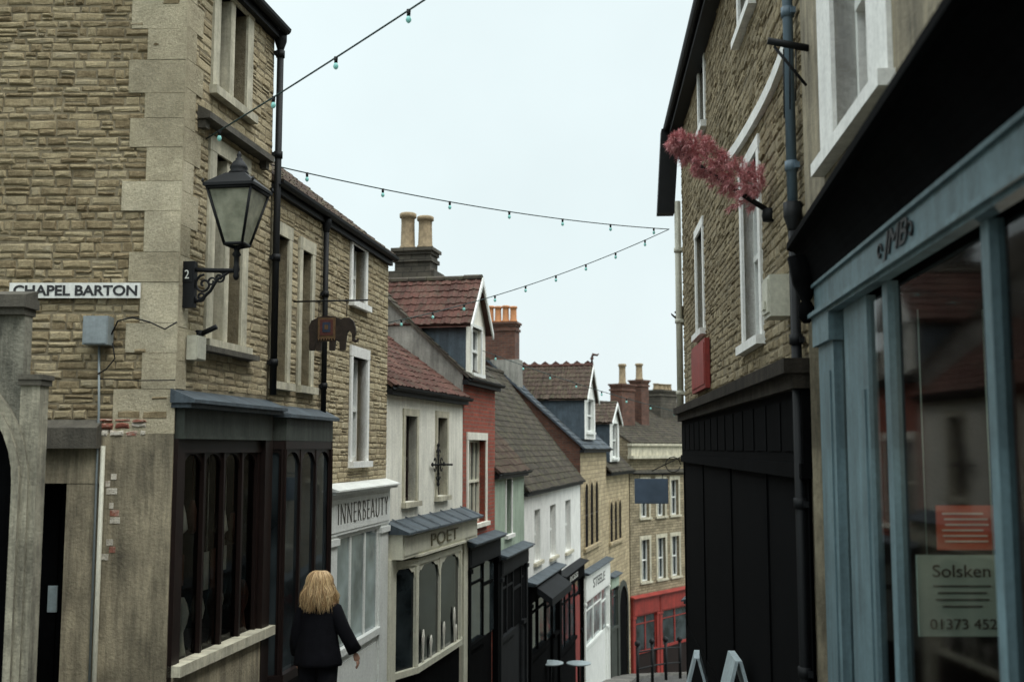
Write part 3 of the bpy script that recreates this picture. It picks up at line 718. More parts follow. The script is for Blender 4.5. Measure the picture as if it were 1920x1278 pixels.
# ================================================================== L4 red brick
F4=FR(-.90,19.6,.22,1)
H=top('red_brick_house','narrow red brick house with gabled tiled dormer','house',T0(F4,-4.9))
x0,x1=.0,2.55; zb=-6.8; ops=[(.36,1.72,-1.42,.16)]
mb=MB(); wall_sheet(mb,x0,x1,zb,1.38,ops,depth=.2,mi=0); shell(mb,x0,x1,6,zb,1.38,math.radians(43),mi=0,ms=1); part('wall',mb,F4,['red_brick','grey_render'],H)
for a,b_,c,d in ops: window(F4,H,a,b_,c,d,sur='cream_paint',fr='cream_gloss',sw=.1,lintel=.14,nv=3)
gable_roof(F4,H,x0,x1,6,1.42,math.radians(43),'tile_dark',over=.12,roman=False,wu=.2,wv=.22,xo=.05)
dormer(F4,H,.12,1.62,1.25,2.42,3.28,3.2,'cream_paint','slate_cheek','tile_red',(.50,1.24,1.42,2.3),y=-.02)
chimney(F4,H,2.62,1.75,1.8,4.22,.55,.78,'dark_stone',2,'stone_pot',.78,.165,rows='y',shoulder=3.72)
shopfront(F4,H,.05,2.5,-1.72,-2.15,-3.6,-5.6,'dark_grey_wood','black_wood',n=2,cor='lead_grey',gl='glass_dark',door=(1.4,2.2),proud=.12)

# ================================================================== L5 green
F5=FR(-.354,22.1,.2,1)
H=top('green_house','narrow pale green rendered house with dark tiled roof','house',T0(F5,-5.2))
x0,x1=.0,3.26; zb=-7.5; ops=[(1.1,1.72,-1.85,-.66)]
mb=MB(); wall_sheet(mb,x0,x1,zb,-.42,ops,depth=.2); shell(mb,x0,x1,5,zb,-.42,math.radians(48)); part('wall',mb,F5,'green_paint',H)
for a,b_,c,d in ops: window(F5,H,a,b_,c,d,sur='white_paint',sw=.06,lintel=.06,nv=1)
gable_roof(F5,H,x0,x1,5,-.38,math.radians(48),'tile_brown',over=.1)
shopfront(F5,H,.1,3.1,-2.2,-2.6,-3.9,-6.3,'dark_grey_wood','dark_grey_wood',n=3,cor='lead_grey',gl='glass_deep',door=(1.7,2.6),ffm='dark_grey_wood')

# ================================================================== L6 white
F6=FR(.28,25.3,.21,1)
H=top('white_house','long white rendered house with steep dark tiled roof and black shopfront','house',T0(F6,-6.2))
x0,x1=.02,9.2; zb=-9.5; ops=[(1.35,2.15,-2.8,-1.52),(3.6,4.5,-2.9,-1.52),(6.2,7.2,-3.0,-1.52)]
mb=MB(); wall_sheet(mb,x0,x1,zb,-.88,ops,depth=.2); shell(mb,x0,x1,5.2,zb,-.88,math.radians(52)); part('wall',mb,F6,'white_paint',H)
for a,b_,c,d in ops: window(F6,H,a,b_,c,d,sur=None,nv=1,sill=True)
gable_roof(F6,H,x0,x1,5.2,-.86,math.radians(52),'tile_dark',over=.1)
shopfront(F6,H,.1,4.4,-3.15,-3.6,-4.9,-7.4,'black_wood','black_wood',n=4,cor='lead_grey',gl='glass_dark',door=(2.6,3.5),proud=.15)
s=shopfront(F6,H,4.6,9.1,-3.5,-3.95,-5.6,-8.2,'black_wood','black_wood',n=4,cor='dark_grey_wood',gl='glass_dark',door=(7.6,8.6),label='black shopfront with a red door')
text('shop_lettering','ROSSI',.3,F6,'sign_white',s,6.8,-.155,-3.75,depth=.005,width=1.5,height=.16)
mb=MB(); mb.box(7.65,8.55,-.06,-.03,-8.2,-4.5); part('red_door',mb,F6,'red_paint',s)
mb=MB(); mb.add([(.3,-.25,-3.25),(3.3,-.25,-3.25),(3.3,-.62,-3.5),(.3,-.62,-3.5),(.3,-.25,-3.4),(3.3,-.25,-3.4),(3.3,-.62,-3.68),(.3,-.62,-3.68)],[(0,3,2,1),(4,5,6,7),(0,1,5,4),(1,2,6,5),(2,3,7,6),(3,0,4,7)])
part('awning',mb,F6,'dark_grey_wood',H)

# ================================================================== L7
F7=FR(2.18,34.3,.25,1)
H=top('lancet_window_house','stone house with three pointed windows, slate roof and tiled dormer','house',T0(F7,-7.7))
def lancets(F,H,a,b_,z0,z1,n,sur):
    w=(b_-a)/n; ww=w*.62
    fm=MB(); gm=MB(); sm_=MB()
    for i in range(n):
        c=a+w*(i+.5); k=7
        def arch(hw,rise,zt):
            L=[(c-hw,z0)]
            for j in range(k+1):
                f=j/k; L.append((c-hw*math.cos(f*math.pi/2)**.8, zt-rise+rise*math.sin(f*math.pi/2)))
            return L+[(2*c-x,z) for x,z in reversed(L[:-1])]
        A=arch(ww/2+.09,.42,z1+.12); B=arch(ww/2,.36,z1)
        m=len(A)
        sm_.add([(x,-.03,z) for x,z in A]+[(x,-.03,z) for x,z in B]+[(x,.0,z) for x,z in A]+[(x,.12,z) for x,z in B],
                [(j,j+1,m+j+1,m+j) for j in range(m-1)]+[(2*m+j,2*m+j+1,j+1,j) for j in range(m-1)]+[(m+j,m+j+1,3*m+j+1,3*m+j) for j in range(m-1)])
        gm.add([(x,-.006,z) for x,z in B],[tuple(range(m))])
        fm.box(c-.02,c+.02,-.022,-.008,z0,z1-.05); fm.box(c-ww/2,c+ww/2,-.022,-.008,(z0+z1)/2-.02,(z0+z1)/2+.02)
    w_=part('pointed_window',fm,F,'mahogany',H); part('window_glass',gm,F,'glass_deep',w_); part('window_surround',sm_,F,sur,w_)
    mb=MB(); mb.box(a-.05,b_+.05,-.1,0,z0-.12,z0-.001); part('window_sill',mb,F,sur,w_)
x0,x1=.0,5.3; zb=-10
mb=MB(); wall_sheet(mb,x0,x1,zb,.1,[]); shell(mb,x0,x1,6.2,zb,.1,math.radians(42),ms=1); part('wall',mb,F7,['coursed_stone_pale','brown_brick'],H)
lancets(F7,H,.5,3.5,-3.2,-1.15,3,'coursed_stone_pale')
gable_roof(F7,H,x0,x1,6.2,.14,math.radians(42),'slate_blue',over=.15,roman=False,wu=.25,wv=.22,xo=.12)
dormer(F7,H,.95,3.05,.3,1.75,2.82,3.6,'white_paint','slate_cheek','tile_brown',(1.35,2.65,.55,1.65),y=.02,crest='tile_red')
chimney(F7,H,.35,2.68,1.9,4.15,.6,1.05,'brown_brick',4,'clay_pot',.55,.12,rows='y')
mb=MB(); mb.box(.02,.68,2.05,3.0,1.6,2.9); part('chimney_base',mb,F7,'grey_render',H)
s=shopfront(F7,H,.1,5.1,-3.95,-4.85,-6.3,-9.2,'white_gloss','white_gloss',n=3,cor='lead_grey',gl='glass_curtain',door=(3.6,4.6))
text('shop_lettering','STEELE',.3,F7,'letter_black',s,2.6,-.155,-4.4,depth=.005,width=2.4,height=.3)

# ================================================================== L8
F8=FR(3.45,39.4,.3,1)
H=top('small_dormer_house','stone house with pointed windows and a small gabled dormer','house',T0(F8,-8.5))
x0,x1=.0,4.5; zb=-11
mb=MB(); wall_sheet(mb,x0,x1,zb,-.7,[]); shell(mb,x0,x1,5,zb,-.7,math.radians(45)); part('wall',mb,F8,'coursed_stone_pale',H)
lancets(F8,H,.4,2.9,-3.45,-2.0,3,'coursed_stone_pale')
gable_roof(F8,H,x0,x1,5,-.66,math.radians(45),'tile_dark',over=.2)
dormer(F8,H,.75,2.55,-.5,1.05,1.75,2.6,'white_paint','slate_cheek','tile_brown',(1.15,2.15,-.35,.95),y=.0)
shopfront(F8,H,.1,1.6,-4.65,-5.1,-6.6,-9.6,'green_paint','grey_olive_paint',n=1,gl='glass_dark')
mb=MB(); k=10; c=2.9; hw=.8; A=[(c-hw-.22,-9.6)]+[(c-(hw+.22)*math.cos(math.pi*j/k),-6.1+(hw+.22)*math.sin(math.pi*j/k)) for j in range(k+1)]+[(c+hw+.22,-9.6)]
B=[(c-hw,-9.6)]+[(c-hw*math.cos(math.pi*j/k),-6.1+hw*math.sin(math.pi*j/k)) for j in range(k+1)]+[(c+hw,-9.6)]
m_=len(A); mb.add([(x,-.06,z) for x,z in A]+[(x,-.06,z) for x,z in B]+[(x,0,z) for x,z in A],[(j,j+1,m_+j+1,m_+j) for j in range(m_-1)]+[(2*m_+j,2*m_+j+1,j+1,j) for j in range(m_-1)],0)
mb.add([(x,-.01,z) for x,z in B],[tuple(range(m_))],1)
part('arched_doorway',mb,F8,['grey_olive_paint','black_wood'],H)

# ================================================================== L9
F9=FR(4.77,43.8,.82,1)
H=top('end_stone_house','stone house closing the street with a bright red shopfront','house',T0(F9,-9.1))
x0,x1=.05,8; zb=-12; ops=[(a,a+.62,c,d) for a in (.85,2.12,3.25,4.6,6) for c,d in ((-2.85,-1.35),(-5.45,-3.75))]
mb=MB(); wall_sheet(mb,x0,x1,zb,.25,ops,depth=.15); shell(mb,x0,x1,6,zb,.25,math.radians(38)); part('wall',mb,F9,'coursed_stone',H)
for a,b_,c,d in ops: window(F9,H,a,b_,c,d,sur='surround_stone',sw=.12,lintel=.16,nv=1)
mb=MB(); mb.box(-.1,x1,-.28,0,-.42,-.30); mb.box(-.05,x1,-.15,0,-.30,.10); mb.box(-.12,x1,-.24,0,.10,.2); part('cornice',mb,F9,'surround_stone',H)
mb=MB(); mb.box(-.1,x1,-.2,0,-1.02,-.9); part('string_course',mb,F9,'stone_grey_band',H)
gable_roof(F9,H,x0,x1,6,.3,math.radians(30),'tile_dark',over=.1,gutter=False)
chimney(F9,H,1.7,1.4,.5,2.75,1.0,.6,'brown_brick',1,'stone_pot',.9,.16,rows='x')
chimney(F9,H,3.2,1.5,.5,3.0,.6,.6,'brown_brick',1,'stone_pot',.75,.16)
chimney(F9,H,6.3,2.2,.8,2.7,1.5,.7,'dark_stone',4,'stone_pot',.3,.14,rows='x')
for (a,b2) in ((.0,2.0),(2.05,4.6),(4.65,7.6)):
    shopfront(F9,H,a,b2,-6.0,-6.72,-8.2,-9.9,'red_paint','red_paint',n=2,cor='red_paint',gl='glass_dark',pil=.2,riser='mahogany')

# ================================================================== R2 plain continuation
FR2=FR(6.85,30.2,-.3,-1)
H=top('plain_stone_house','plain stone house stepping down beyond the dark shop','house',T0(FR2,-6))
ops=[(a,a+.8,c,c+1.4) for a in (2,5,8,11.5) for c in (.0,-2.4)]
mb=MB(); wall_sheet(mb,0,14.3,-10,2.2,ops,depth=.15); shell(mb,0,14.3,5,-10,2.2,math.radians(38)); part('wall',mb,FR2,'coursed_stone',H)
for a,b_,c,d in ops: window(FR2,H,a,b_,c,d)
gable_roof(FR2,H,0,14.3,5,2.24,math.radians(38),'tile_dark')
shopfront(FR2,H,1,6.5,-3.1,-3.6,-5,-8,'dark_grey_wood','dark_grey_wood',n=4); shopfront(FR2,H,7.5,13.5,-2.4,-2.9,-4,-7,'blue_grey_paint','blue_grey_paint',n=4)

# ================================================================== R1
FR1=FR(2.63,16.2,-.07,-1)
H=top('dark_shop_stone_house','tall rubble-stone house with white sash windows above a black shopfront','house',T0(FR1,-3.2))
x0,x1=0,9.12; zb=-5.2; ops=[(6.28,7.22,.95,2.55),(2.05,2.85,1.5,2.8),(2.75,3.35,4.0,4.85),(6.4,7.2,3.9,4.9)]
mb=MB(); wall_sheet(mb,x0,x1,zb,5.1,ops,depth=.2); shell(mb,x0,x1,6,zb,5.1,math.radians(42)); part('wall',mb,FR1,'mortar_tan',H)
mb=MB(); ex=[(a-.13,b_+.13,c-.08,d+.14) for a,b_,c,d in ops]
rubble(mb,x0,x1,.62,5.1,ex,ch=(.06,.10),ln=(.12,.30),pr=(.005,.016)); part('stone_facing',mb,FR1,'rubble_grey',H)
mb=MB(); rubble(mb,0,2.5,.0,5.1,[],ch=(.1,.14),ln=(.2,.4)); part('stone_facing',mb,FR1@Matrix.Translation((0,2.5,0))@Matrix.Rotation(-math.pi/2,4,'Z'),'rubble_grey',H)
for a,b_,c,d in ops: window(FR1,H,a,b_,c,d,sur='white_paint',sw=.12,lintel=.12,nv=0,rec=.09)
gable_roof(FR1,H,x0,x1,6,5.15,math.radians(42),'tile_brown',over=.18)
mb=MB(); pl=[(8.78,2.90),(8.5,2.86),(8.2,2.83),(7.9,2.82),(7.6,2.82),(6.9,2.84),(6.2,2.88),(5.4,2.95)]
for (a,za),(b_,zc) in zip(pl,pl[1:]): mb.obox((a,-.03),(b_,-.03),za-.055,za+.05,.05,0,z0b=zc-.055,z1b=zc+.05)
part('painted_band',mb,FR1,'white_paint',H)
plain_mat('ledge_dark',(.045,.038,.03),.95,.5,3,.008,streak=.5,spec=.1)
mb=MB(); mb.box(-.02,9.14,-.18,0,.50,.60); mb.box(-.02,9.12,-.12,0,.40,.50); part('cornice',mb,FR1,'ledge_dark',H)
mb=MB(); mb.box(0,9.1,-.06,0,-.10,.40)
n=14
for i in range(n): 
    a=.08+i*9.0/n; mb.box(a,a+9.0/n-.12,-.068,-.061,-.02,.34)
mb.box(-.02,9.12,-.08,0,-.2,-.10)
for x in (0,2.6,5.2,7.4,8.95): mb.box(x,x+.10,-.045,0,-5,-.2)
mb.box(0,9.1,-.040,0,-5,-2.6)
s=part('shopfront',mb,FR1,'black_wood',H); mb=MB(); mb.quad((0,-.03,-2.6),(9.1,-.03,-2.6),(9.1,-.03,-.2),(0,-.03,-.2)); part('shop_window_glass',mb,FR1,'glass_deep',s)
pipe(FR1,H,9.02,-.07,1.6,5.1,.036,'blue_pipe',hopper=False); pipe(FR1,H,9.02,-.07,-4,1.5,.036,'black_iron')
pipe(FR1,H,-.02,-.07,.5,3.8,.05,'box_cream',hopper=False)
mb=MB(); mb.add([(-.25,-.30,4.95),(.0,-.30,4.95),(.0,-.02,5.0),(-.25,-.02,5.0),(-.25,-.38,3.62),(.0,-.38,3.62),(.0,-.12,3.62),(-.25,-.12,3.62)],[(0,1,2,3),(7,6,5,4),(0,4,5,1),(1,5,6,2),(2,6,7,3),(3,7,4,0)])
mb.tube([(-.1,-.1,4.9),(-.1,-.2,5.05),(-.1,-.14,5.15)],.05)
part('rainwater_box',mb,FR1,'black_iron',H)
mb=MB(); mb.box(1.9,3.5,-.08,-.02,.72,1.32); mb.box(1.95,3.45,-.09,-.081,.77,1.27)
top('shop_sign','plain red rectangular sign board on a stone wall','sign',FR1,mb,'red_paint')
mb=MB(); mb.box(8.40,8.68,-.18,-.03,.94,1.24); mb.box(8.42,8.66,-.195,-.181,.97,1.21); mb.box(8.48,8.58,-.21,-.196,1.0,1.06)
top('alarm_box','cream alarm box fixed to the stone wall','alarm box',FR1,mb,'box_cream')
# plume
MP=FR1@Matrix.Translation((7.85,0,1.86))
mb=MB(); mb.tube([(0,0,0),(0,-.25,.17),(0,-.70,.50)],[.024,.02,.012],8); mb.lathe((0,-.03,-.06),[(.05,0),(.06,.05),(.05,.1)],10)
P=top('flower_plume','pink feathery dried flower plume on a dark pole','decoration',MP,mb,'black_iron')
mb=MB(); A=Vector((0,-.08,.19)); B=Vector((0,-.78,.63)); ax=(B-A).normalized(); e1=ax.cross(Vector((1,0,0))).normalized(); e2=ax.cross(e1)
for c in range(260):
    f=R(); rr=.12*(min(1,f*4+.5))*(1.0 if f<.7 else 1.0-(f-.7)*2.0)*U(.7,1.35); an=U(0,6.28)
    cen=A+(B-A)*f; rad=(e1*math.cos(an)+e2*math.sin(an))
    cc=cen+rad*rr*R()**.5
    if f<.45 and R()<.3: cc+=Vector((0,0,-U(.0,.12)))
    base=(rad*.7+ax*.5+Vector((0,0,-.2))).normalized()
    for q in range(75):
        d=Vector((U(-1,1),U(-1,1),U(-1,1))).normalized()
        d=(d*.9+base).normalized(); L=U(.025,.065)
        sd_=d.cross(Vector((U(-1,1),U(-1,1),U(-1,1)))).normalized()*U(.0010,.0024)
        o2=cc+base*U(-.03,.04)
        p1=o2+d*L*.6; p2=o2+d*L+Vector((0,0,-.010))
        mb.add([o2-sd_*.6,o2+sd_*.6,p1+sd_,p1-sd_,p2],[(0,1,2,3),(3,2,4)])
part('plume',mb,MP,'pink_plume',P)

# ================================================================== R0 blue shop
F0=FR(1.895,6.3,-.096,-1)
H=top('blue_shop_building','near shop with blue-grey woodwork, deep dark cornice and white upper window','building',T0(F0,-2.2))
x0,x1=-.72,7.5; zb=-4; ops=[(.35,1.2,1.72,3.3),(3,4.2,1.9,3.4)]
mb=MB(); wall_sheet(mb,x0,x1,1.0,5,ops,depth=.2,mi=0); wall_sheet(mb,x0,x1,zb,1.0,[(.2,7,-1.7,.75)],y=.06,mi=1,depth=.05); shell(mb,x0,x1,5,zb,5,math.radians(38)); part('wall',mb,F0,['render_buff','black_wood'],H)
window(F0,H,*ops[0],sur='white_paint',sw=.38,fr='white_gloss',lintel=.15,gl='interior_brown'); window(F0,H,*ops[1],sur='white_paint',sw=.2)
gable_roof(F0,H,x0,x1,5,5.05,math.radians(38),'tile_brown')
mb=MB()
mb.box(-.24,.20,-.03,.06,-3.3,.80); mb.box(-.16,.12,-.040,-.031,-3.0,.45)
mb.box(.36,.90,.0,.05,-1.62,.78); mb.box(.42,.84,-.01,-.001,-1.5,.3)
for a,b_ in ((1.28,1.37),(2.66,2.74),(4.1,4.2),(5.6,5.7)): 
    mb.box(a,b_,-.012,.04,-1.62,.78)
mb.box(-.27,.23,-.06,.06,.62,.78)
mb.box(.2,7,-.07,.06,-1.75,-1.62); mb.box(.2,7,-.04,.06,-3.3,-1.75)
s=part('shopfront',mb,F0,'blue_grey_paint',H)
mb=MB(); mb.box(-.28,7,-.06,0,.78,.80); mb.box(-.28,7,-.085,0,.80,.825); mb.box(-.28,7,-.04,0,.825,.99); mb.box(-.28,7,-.06,0,.99,1.01)
fa=part('fascia',mb,F0,'blue_grey_paint',s)
mb=MB(); mb.quad((.2,.02,-1.7),(7,.02,-1.7),(7,.02,.75),(.2,.02,.75)); part('shop_window_glass',mb,F0,'clear_glass',s)
mb=MB()
mb.quad((.1,.12,-1.75),(7.2,.12,-1.75),(7.2,3,-1.75),(.1,3,-1.75)); mb.quad((.1,.12,.9),(7.2,.12,.9),(7.2,3,.9),(.1,3,.9))
mb.quad((.1,3,-1.75),(7.2,3,-1.75),(7.2,3,.9),(.1,3,.9)); mb.quad((.1,.12,-1.75),(.1,3,-1.75),(.1,3,.9),(.1,.12,.9)); mb.quad((7.2,.12,-1.75),(7.2,3,-1.75),(7.2,3,.9),(7.2,.12,.9))
part('shop_interior',mb,F0,'interior_dark',H)
mb=MB(); mb.box(.12,.2,.9,2.2,-1.7,.5); mb.box(.3,2.0,1.8,2.1,-1.7,-.4); mb.box(.3,2.0,1.8,2.1,-.1,-.05); mb.box(.3,2.0,1.8,2.1,.3,.35)
part('shelving',mb,F0,'interior_brown',H)
mb=MB(); k=8; xs_=[-.42,.4,1.2,2.0,2.8,3.6,5,7]
def prof(x):
    pj=.13+.038*(x+.4); L=[]
    for j in range(k+1):
        f=j/k; L.append((x,-.045-(pj-.02)*(f**1.3),1.01+.24*math.sin(f*math.pi/2)))
    L+= [(x,-pj-.05,1.26),(x,-pj-.05,1.30),(x,0,1.42),(x,0,1.01)]
    return L
PL=[prof(x) for x in xs_]; m_=len(PL[0]); vs=[p for L in PL for p in L]
fs=[(i*m_+j,i*m_+(j+1)%m_,(i+1)*m_+(j+1)%m_,(i+1)*m_+j) for i in range(len(xs_)-1) for j in range(m_)]
fs+=[tuple(range(m_-1,-1,-1)),tuple((len(xs_)-1)*m_+j for j in range(m_))]; mb.add(vs,fs)
mb.lathe((-.34,-.08,.78),[(.02,0),(.05,.04),(.05,.1),(.03,.14),(.08,.25),(.11,.42)],10)
part('cornice',mb,F0,'black_wood',s)
text('shop_lettering','JMB',.3,F0,'letter_black',s,1.66,-.045,.908,depth=.004,width=.44,height=.14,shear=.35)
mb=MB(); 
for cx_,sg in ((1.40,1),(1.92,-1)): mb.tube([(cx_+sg*(.05-.004*i)*math.cos(i*.6),-.046,.905+(.05-.004*i)*math.sin(i*.6)) for i in range(11)],.006,5)
part('scroll_emblem',mb,F0,'letter_black',s)
MN=Matrix.Translation((2.03,4.9,-.66))
mb=MB(); mb.box(-.20,.20,0,.01,-.18,.18); mb.tube([(-.15,.005,.18),(-.15,.005,1.3)],.002,4); mb.tube([(.15,.005,.18),(.15,.005,1.3)],.002,4)
q=top('paper_notice','pale green printed notice hanging in a shop window','sign',MN,mb,'paper_pale')
text('notice_lettering','Solsken',.1,MN,'letter_grey',q,.0,-.003,.11,depth=.001,width=.26,height=.055)
text('notice_lettering','01373 452',.1,MN,'letter_grey',q,.0,-.003,-.125,depth=.001,width=.30,height=.045)
mb=MB()
for zz,ww in ((.04,.13),(.01,.11),(-.02,.12),(-.05,.09)): mb.box(-ww,ww,-.004,-.0005,zz,zz+.006)
part('notice_small_print',mb,MN,'letter_grey',q)
MN=Matrix.Translation((2.06,4.93,-.36))
mb=MB(); mb.box(-.12,.16,0,.01,-.10,.10)
q=top('paper_notice','orange-red printed notice hanging in a shop window','sign',MN,mb,'paper_red')
mb=MB()
for zz in (.06,.035,.01,-.015,-.04,-.065): mb.box(-.10+U(0,.02),.12-U(0,.04),-.004,-.0005,zz,zz+.007)
part('notice_small_print',mb,MN,'display_pale',q)
MPn=Matrix.Translation((2.14,4.35,.21))
mb=MB(); mb.tube([(0,0,.03),(0,0,.68)],.003,4); mb.lathe((0,0,.0),[(.012,0),(.012,.04)],8)
P=top('pendant_lamp','small warm glowing pendant bulb inside a shop','lamp',MPn,mb,'black_iron')
mb=MB(); mb.lathe((0,0,-.04),[(.004,0),(.013,.01),(.016,.022),(.012,.038)],10); part('bulb',mb,MPn,'warm_bulb',P)
pl_=bpy.data.lights.new('pendant_light','POINT'); pl_.energy=4.5; pl_.color=(1,.86,.68); pl_.shadow_soft_size=.03
po=bpy.data.objects.new('pendant_light',pl_); COL.objects.link(po); po.location=(2.14,4.30,.13)
mb=MB(); mb.tube([(-.45,0,2.6),(-.45,-.26,2.66)],.025,8); mb.tube([(-.45,-.02,2.35),(-.45,-.22,2.62)],.010,6)
for i in range(3): mb.tube([(-.45,-.08-.04*i,2.6),(-.45+.01*i,-.09-.04*i,2.25-.06*i)],.005,5)
top('wall_bracket','dark iron stub bracket with hanging chains','bracket',F0,mb,'black_iron')

# ================================================================== near porch
P=top('stone_porch','weathered pale stone porch with a round arch and moulded cap','porch',Matrix.Translation((-3.8,7.5,-2.4)))
c=-4.01; hw=.55; zs=-.25; k=18; XE=-3.46; Y0,Y1=7.5,7.62
arc=[(c-hw,-2.8)]+[(c-hw*math.cos(math.pi*j/k),zs+hw*1.25*math.sin(math.pi*j/k)) for j in range(k+1)]+[(c+hw-.001,-2.8)]
out=[(-5.4,-2.8)]+[(-5.4+(XE+.012+5.4)*j/k,1.05) for j in range(k+1)]+[(XE+.012,-2.8)]
m_=len(arc); mb=MB()
for yy in (Y0,Y1):
    mb.add([(x,yy,z) for x,z in arc]+[(x,yy,z) for x,z in out],[(j,j+1,m_+j+1,m_+j) for j in range(m_-1)])
for L_ in (arc,out):
    mb.add([(x,Y0,z) for x,z in L_]+[(x,Y1,z) for x,z in L_],[(j,j+1,m_+j+1,m_+j) for j in range(m_-1)])
part('arch_wall',mb,I4,'porch_stone',P)
mb=MB()
for (h2,yy) in ((hw+.10,7.46),(hw+.05,7.43)):
    A2=[(c-h2,-2.8)]+[(c-h2*math.cos(math.pi*j/k),zs+h2*1.25*math.sin(math.pi*j/k)) for j in range(k+1)]+[(c+h2,-2.8)]
    mb.add([(x,yy,z) for x,z in arc]+[(x,yy,z) for x,z in A2]+[(x,7.5,z) for x,z in A2]+[(x,7.5,z) for x,z in arc],[(j,j+1,m_+j+1,m_+j) for j in range(m_-1)]+[(m_+j,m_+j+1,2*m_+j+1,2*m_+j) for j in range(m_-1)]+[(j,3*m_+j,3*m_+j+1,j+1) for j in range(m_-1)])
plain_mat('porch_trim',(.40,.375,.285),.95,.6,2.5,.01,streak=.55)
part('arch_moulding',mb,I4,'porch_trim',P)
mb=MB(); mb.box(-5.45,XE+.02,7.46,7.65,.94,.99); mb.box(-5.45,XE+.04,7.43,7.66,.99,1.06); mb.slope(-5.45,XE+.03,7.45,1.06,1.08,1.13,y1=7.65); part('cap',mb,I4,'stone_grey_band',P)
mb=MB(); mb.box(XE+.013,-3.31,7.48,7.62,-2.8,.44); part('pier',mb,I4,'porch_trim',P)
mb=MB(); mb.box(XE+.0,-3.295,7.46,7.64,.44,.48); mb.box(XE+.005,-3.285,7.45,7.65,.48,.515); part('pier_cap',mb,I4,'stone_grey_band',P)
mb=MB(); mb.box(-4.9,XE,7.58,7.60,-2.8,.6); part('door',mb,I4,'black_wood',P)

# ================================================================== small things on L1
mb=MB(); mb.box(3.60,4.71,-.05,-.032,1.265,1.395)
s=top('street_name_plate','white street name plate with black capital letters','sign',FS,mb,'sign_white')
text('plate_lettering','CHAPEL BARTON',.1,FS,'letter_black',s,4.16,-.052,1.33,depth=.002,width=1.05,height=.090,thin=.0028)
mb=MB(); mb.box(4.28,4.49,-.16,-.03,.86,1.10); mb.box(4.29,4.48,-.168,-.161,.87,1.09); mb.tube([(4.38,-.05,.86),(4.40,-.05,.3),(4.41,-.05,-3)],.010,6)
top('meter_box','grey metal junction box on the rubble wall','meter box',FS,mb,'box_grey')
mb=MB(); mb.tube([(4.45,-.06,-3.2),(4.45,-.06,.02)],.020,8)
top('waste_pipe','thin white vertical pipe on a rendered corner','pipe',FS,mb,'box_cream')
mb=MB()
mb.tube([(4.49,-.08,.95),(4.53,-.05,1.07),(4.65,-.05,1.10),(4.8,-.05,1.06),(4.93,-.05,1.0),(5.03,-.05,1.06)],.007,5)
mb.tube([(4.5,-.07,.88),(4.52,-.06,.75),(4.45,-.06,.66),(4.38,-.06,.62)],.006,5); mb.tube([(4.4,-.05,.58),(4.7,-.05,.565),(5.03,-.05,.57)],.005,5)
top('wall_cable','thin black cables looping across the stone wall','cable',FS,mb,'black_iron')
mb=MB(); mb.box(.16,.34,-.12,-.03,.76,.97); mb.box(.17,.33,-.13,-.121,.77,.96)
top('alarm_box','small cream alarm box beside the corner quoins','alarm box',F1,mb,'box_cream')
mb=MB(); mb.tube([(.42,-.02,1.0),(.42,-.18,1.07)],.024,8); mb.lathe((.42,-.02,.96),[(.04,0),(.04,.08)],8)
top('security_light','small black security lamp pointing along the wall','lamp',F1,mb,'black_iron')

# street lamp
FL=FR(-2.845,9.1,1,-.155)
L=top('street_lamp','black Victorian four-sided lantern on a scrolled iron wall bracket','street lamp',FL@Matrix.Translation((0,0,1.4)))
mb=MB(); mb.box(.0,.125,-.03,.03,1.20,1.60); mb.box(.02,.105,-.036,-.031,1.42,1.54)
br=part('wall_plate',mb,FL,'black_iron',L)
text('plate_number','2',.09,FL,'sign_white',br,.062,-.042,1.485,depth=.002,height=.075)
lx=.49
mb=MB(); mb.tube([(.10,0,1.53),(.25,0,1.52),(lx,0,1.51)],.020,8)
def spiral(cx,cz,r0,turn,a0,sg=1,n=22,r1=.012):
    return [(cx+(r0+(r1-r0)*i/n)*math.cos(a0+sg*turn*i/n),0,cz+(r0+(r1-r0)*i/n)*math.sin(a0+sg*turn*i/n)) for i in range(n+1)]
mb.tube(spiral(.20,1.40,.085,9,math.pi*.5,1),.011,6); mb.tube(spiral(.34,1.455,.05,9,math.pi*.5,-1),.010,6); mb.tube(spiral(.175,1.295,.05,8,math.pi,1),.010,6)
mb.tube([(.10,0,1.24),(.18,0,1.27),(.26,0,1.34),(.32,0,1.44),(.42,0,1.50)],.014,6); mb.tube(spiral(.27,1.42,.04,7,0,1),.009,6)
mb.lathe((lx,0,1.43),[(.012,0),(.028,.03),(.02,.06),(.03,.09),(.022,.13),(.022,.2),(.04,.22),(.022,.25),(.035,.29)],10)
part('bracket_arm',mb,FL,'black_iron',L)
z0,z1=1.735,2.20; a,b_=.080,.195
def lc(w,z): return [(lx+sx*w,sy*w,z) for sx,sy in ((-1,-1),(1,-1),(1,1),(-1,1))]
mb=MB(); lo=lc(a,z0);hi=lc(b_,z1)
for i in range(4):
    mb.tube([lo[i],hi[i]],.013,6); mb.tube([lo[i],lo[(i+1)%4]],.015,6); mb.tube([hi[i],hi[(i+1)%4]],.017,6)
for q in lo: mb.tube([q,(lx,0,1.70)],.012,6)
f_=part('lantern_frame',mb,FL,'black_iron',L)
mb=MB(); g0=lc(a-.003,z0);g1=lc(b_-.005,z1)
for i in range(4): mb.quad(g0[i],g0[(i+1)%4],g1[(i+1)%4],g1[i])
part('lantern_glass',mb,FL,'lantern_glass',L)
mb=MB(); r0=lc(b_+.028,z1+.01); r1=lc(b_+.028,z1+.035); r2=lc(.085,z1+.15)
mb.add(r0+r1+r2,[(3,2,1,0)]+[(i,(i+1)%4,4+(i+1)%4,4+i) for i in range(4)]+[(4+i,4+(i+1)%4,8+(i+1)%4,8+i) for i in range(4)]+[(8,9,10,11)])
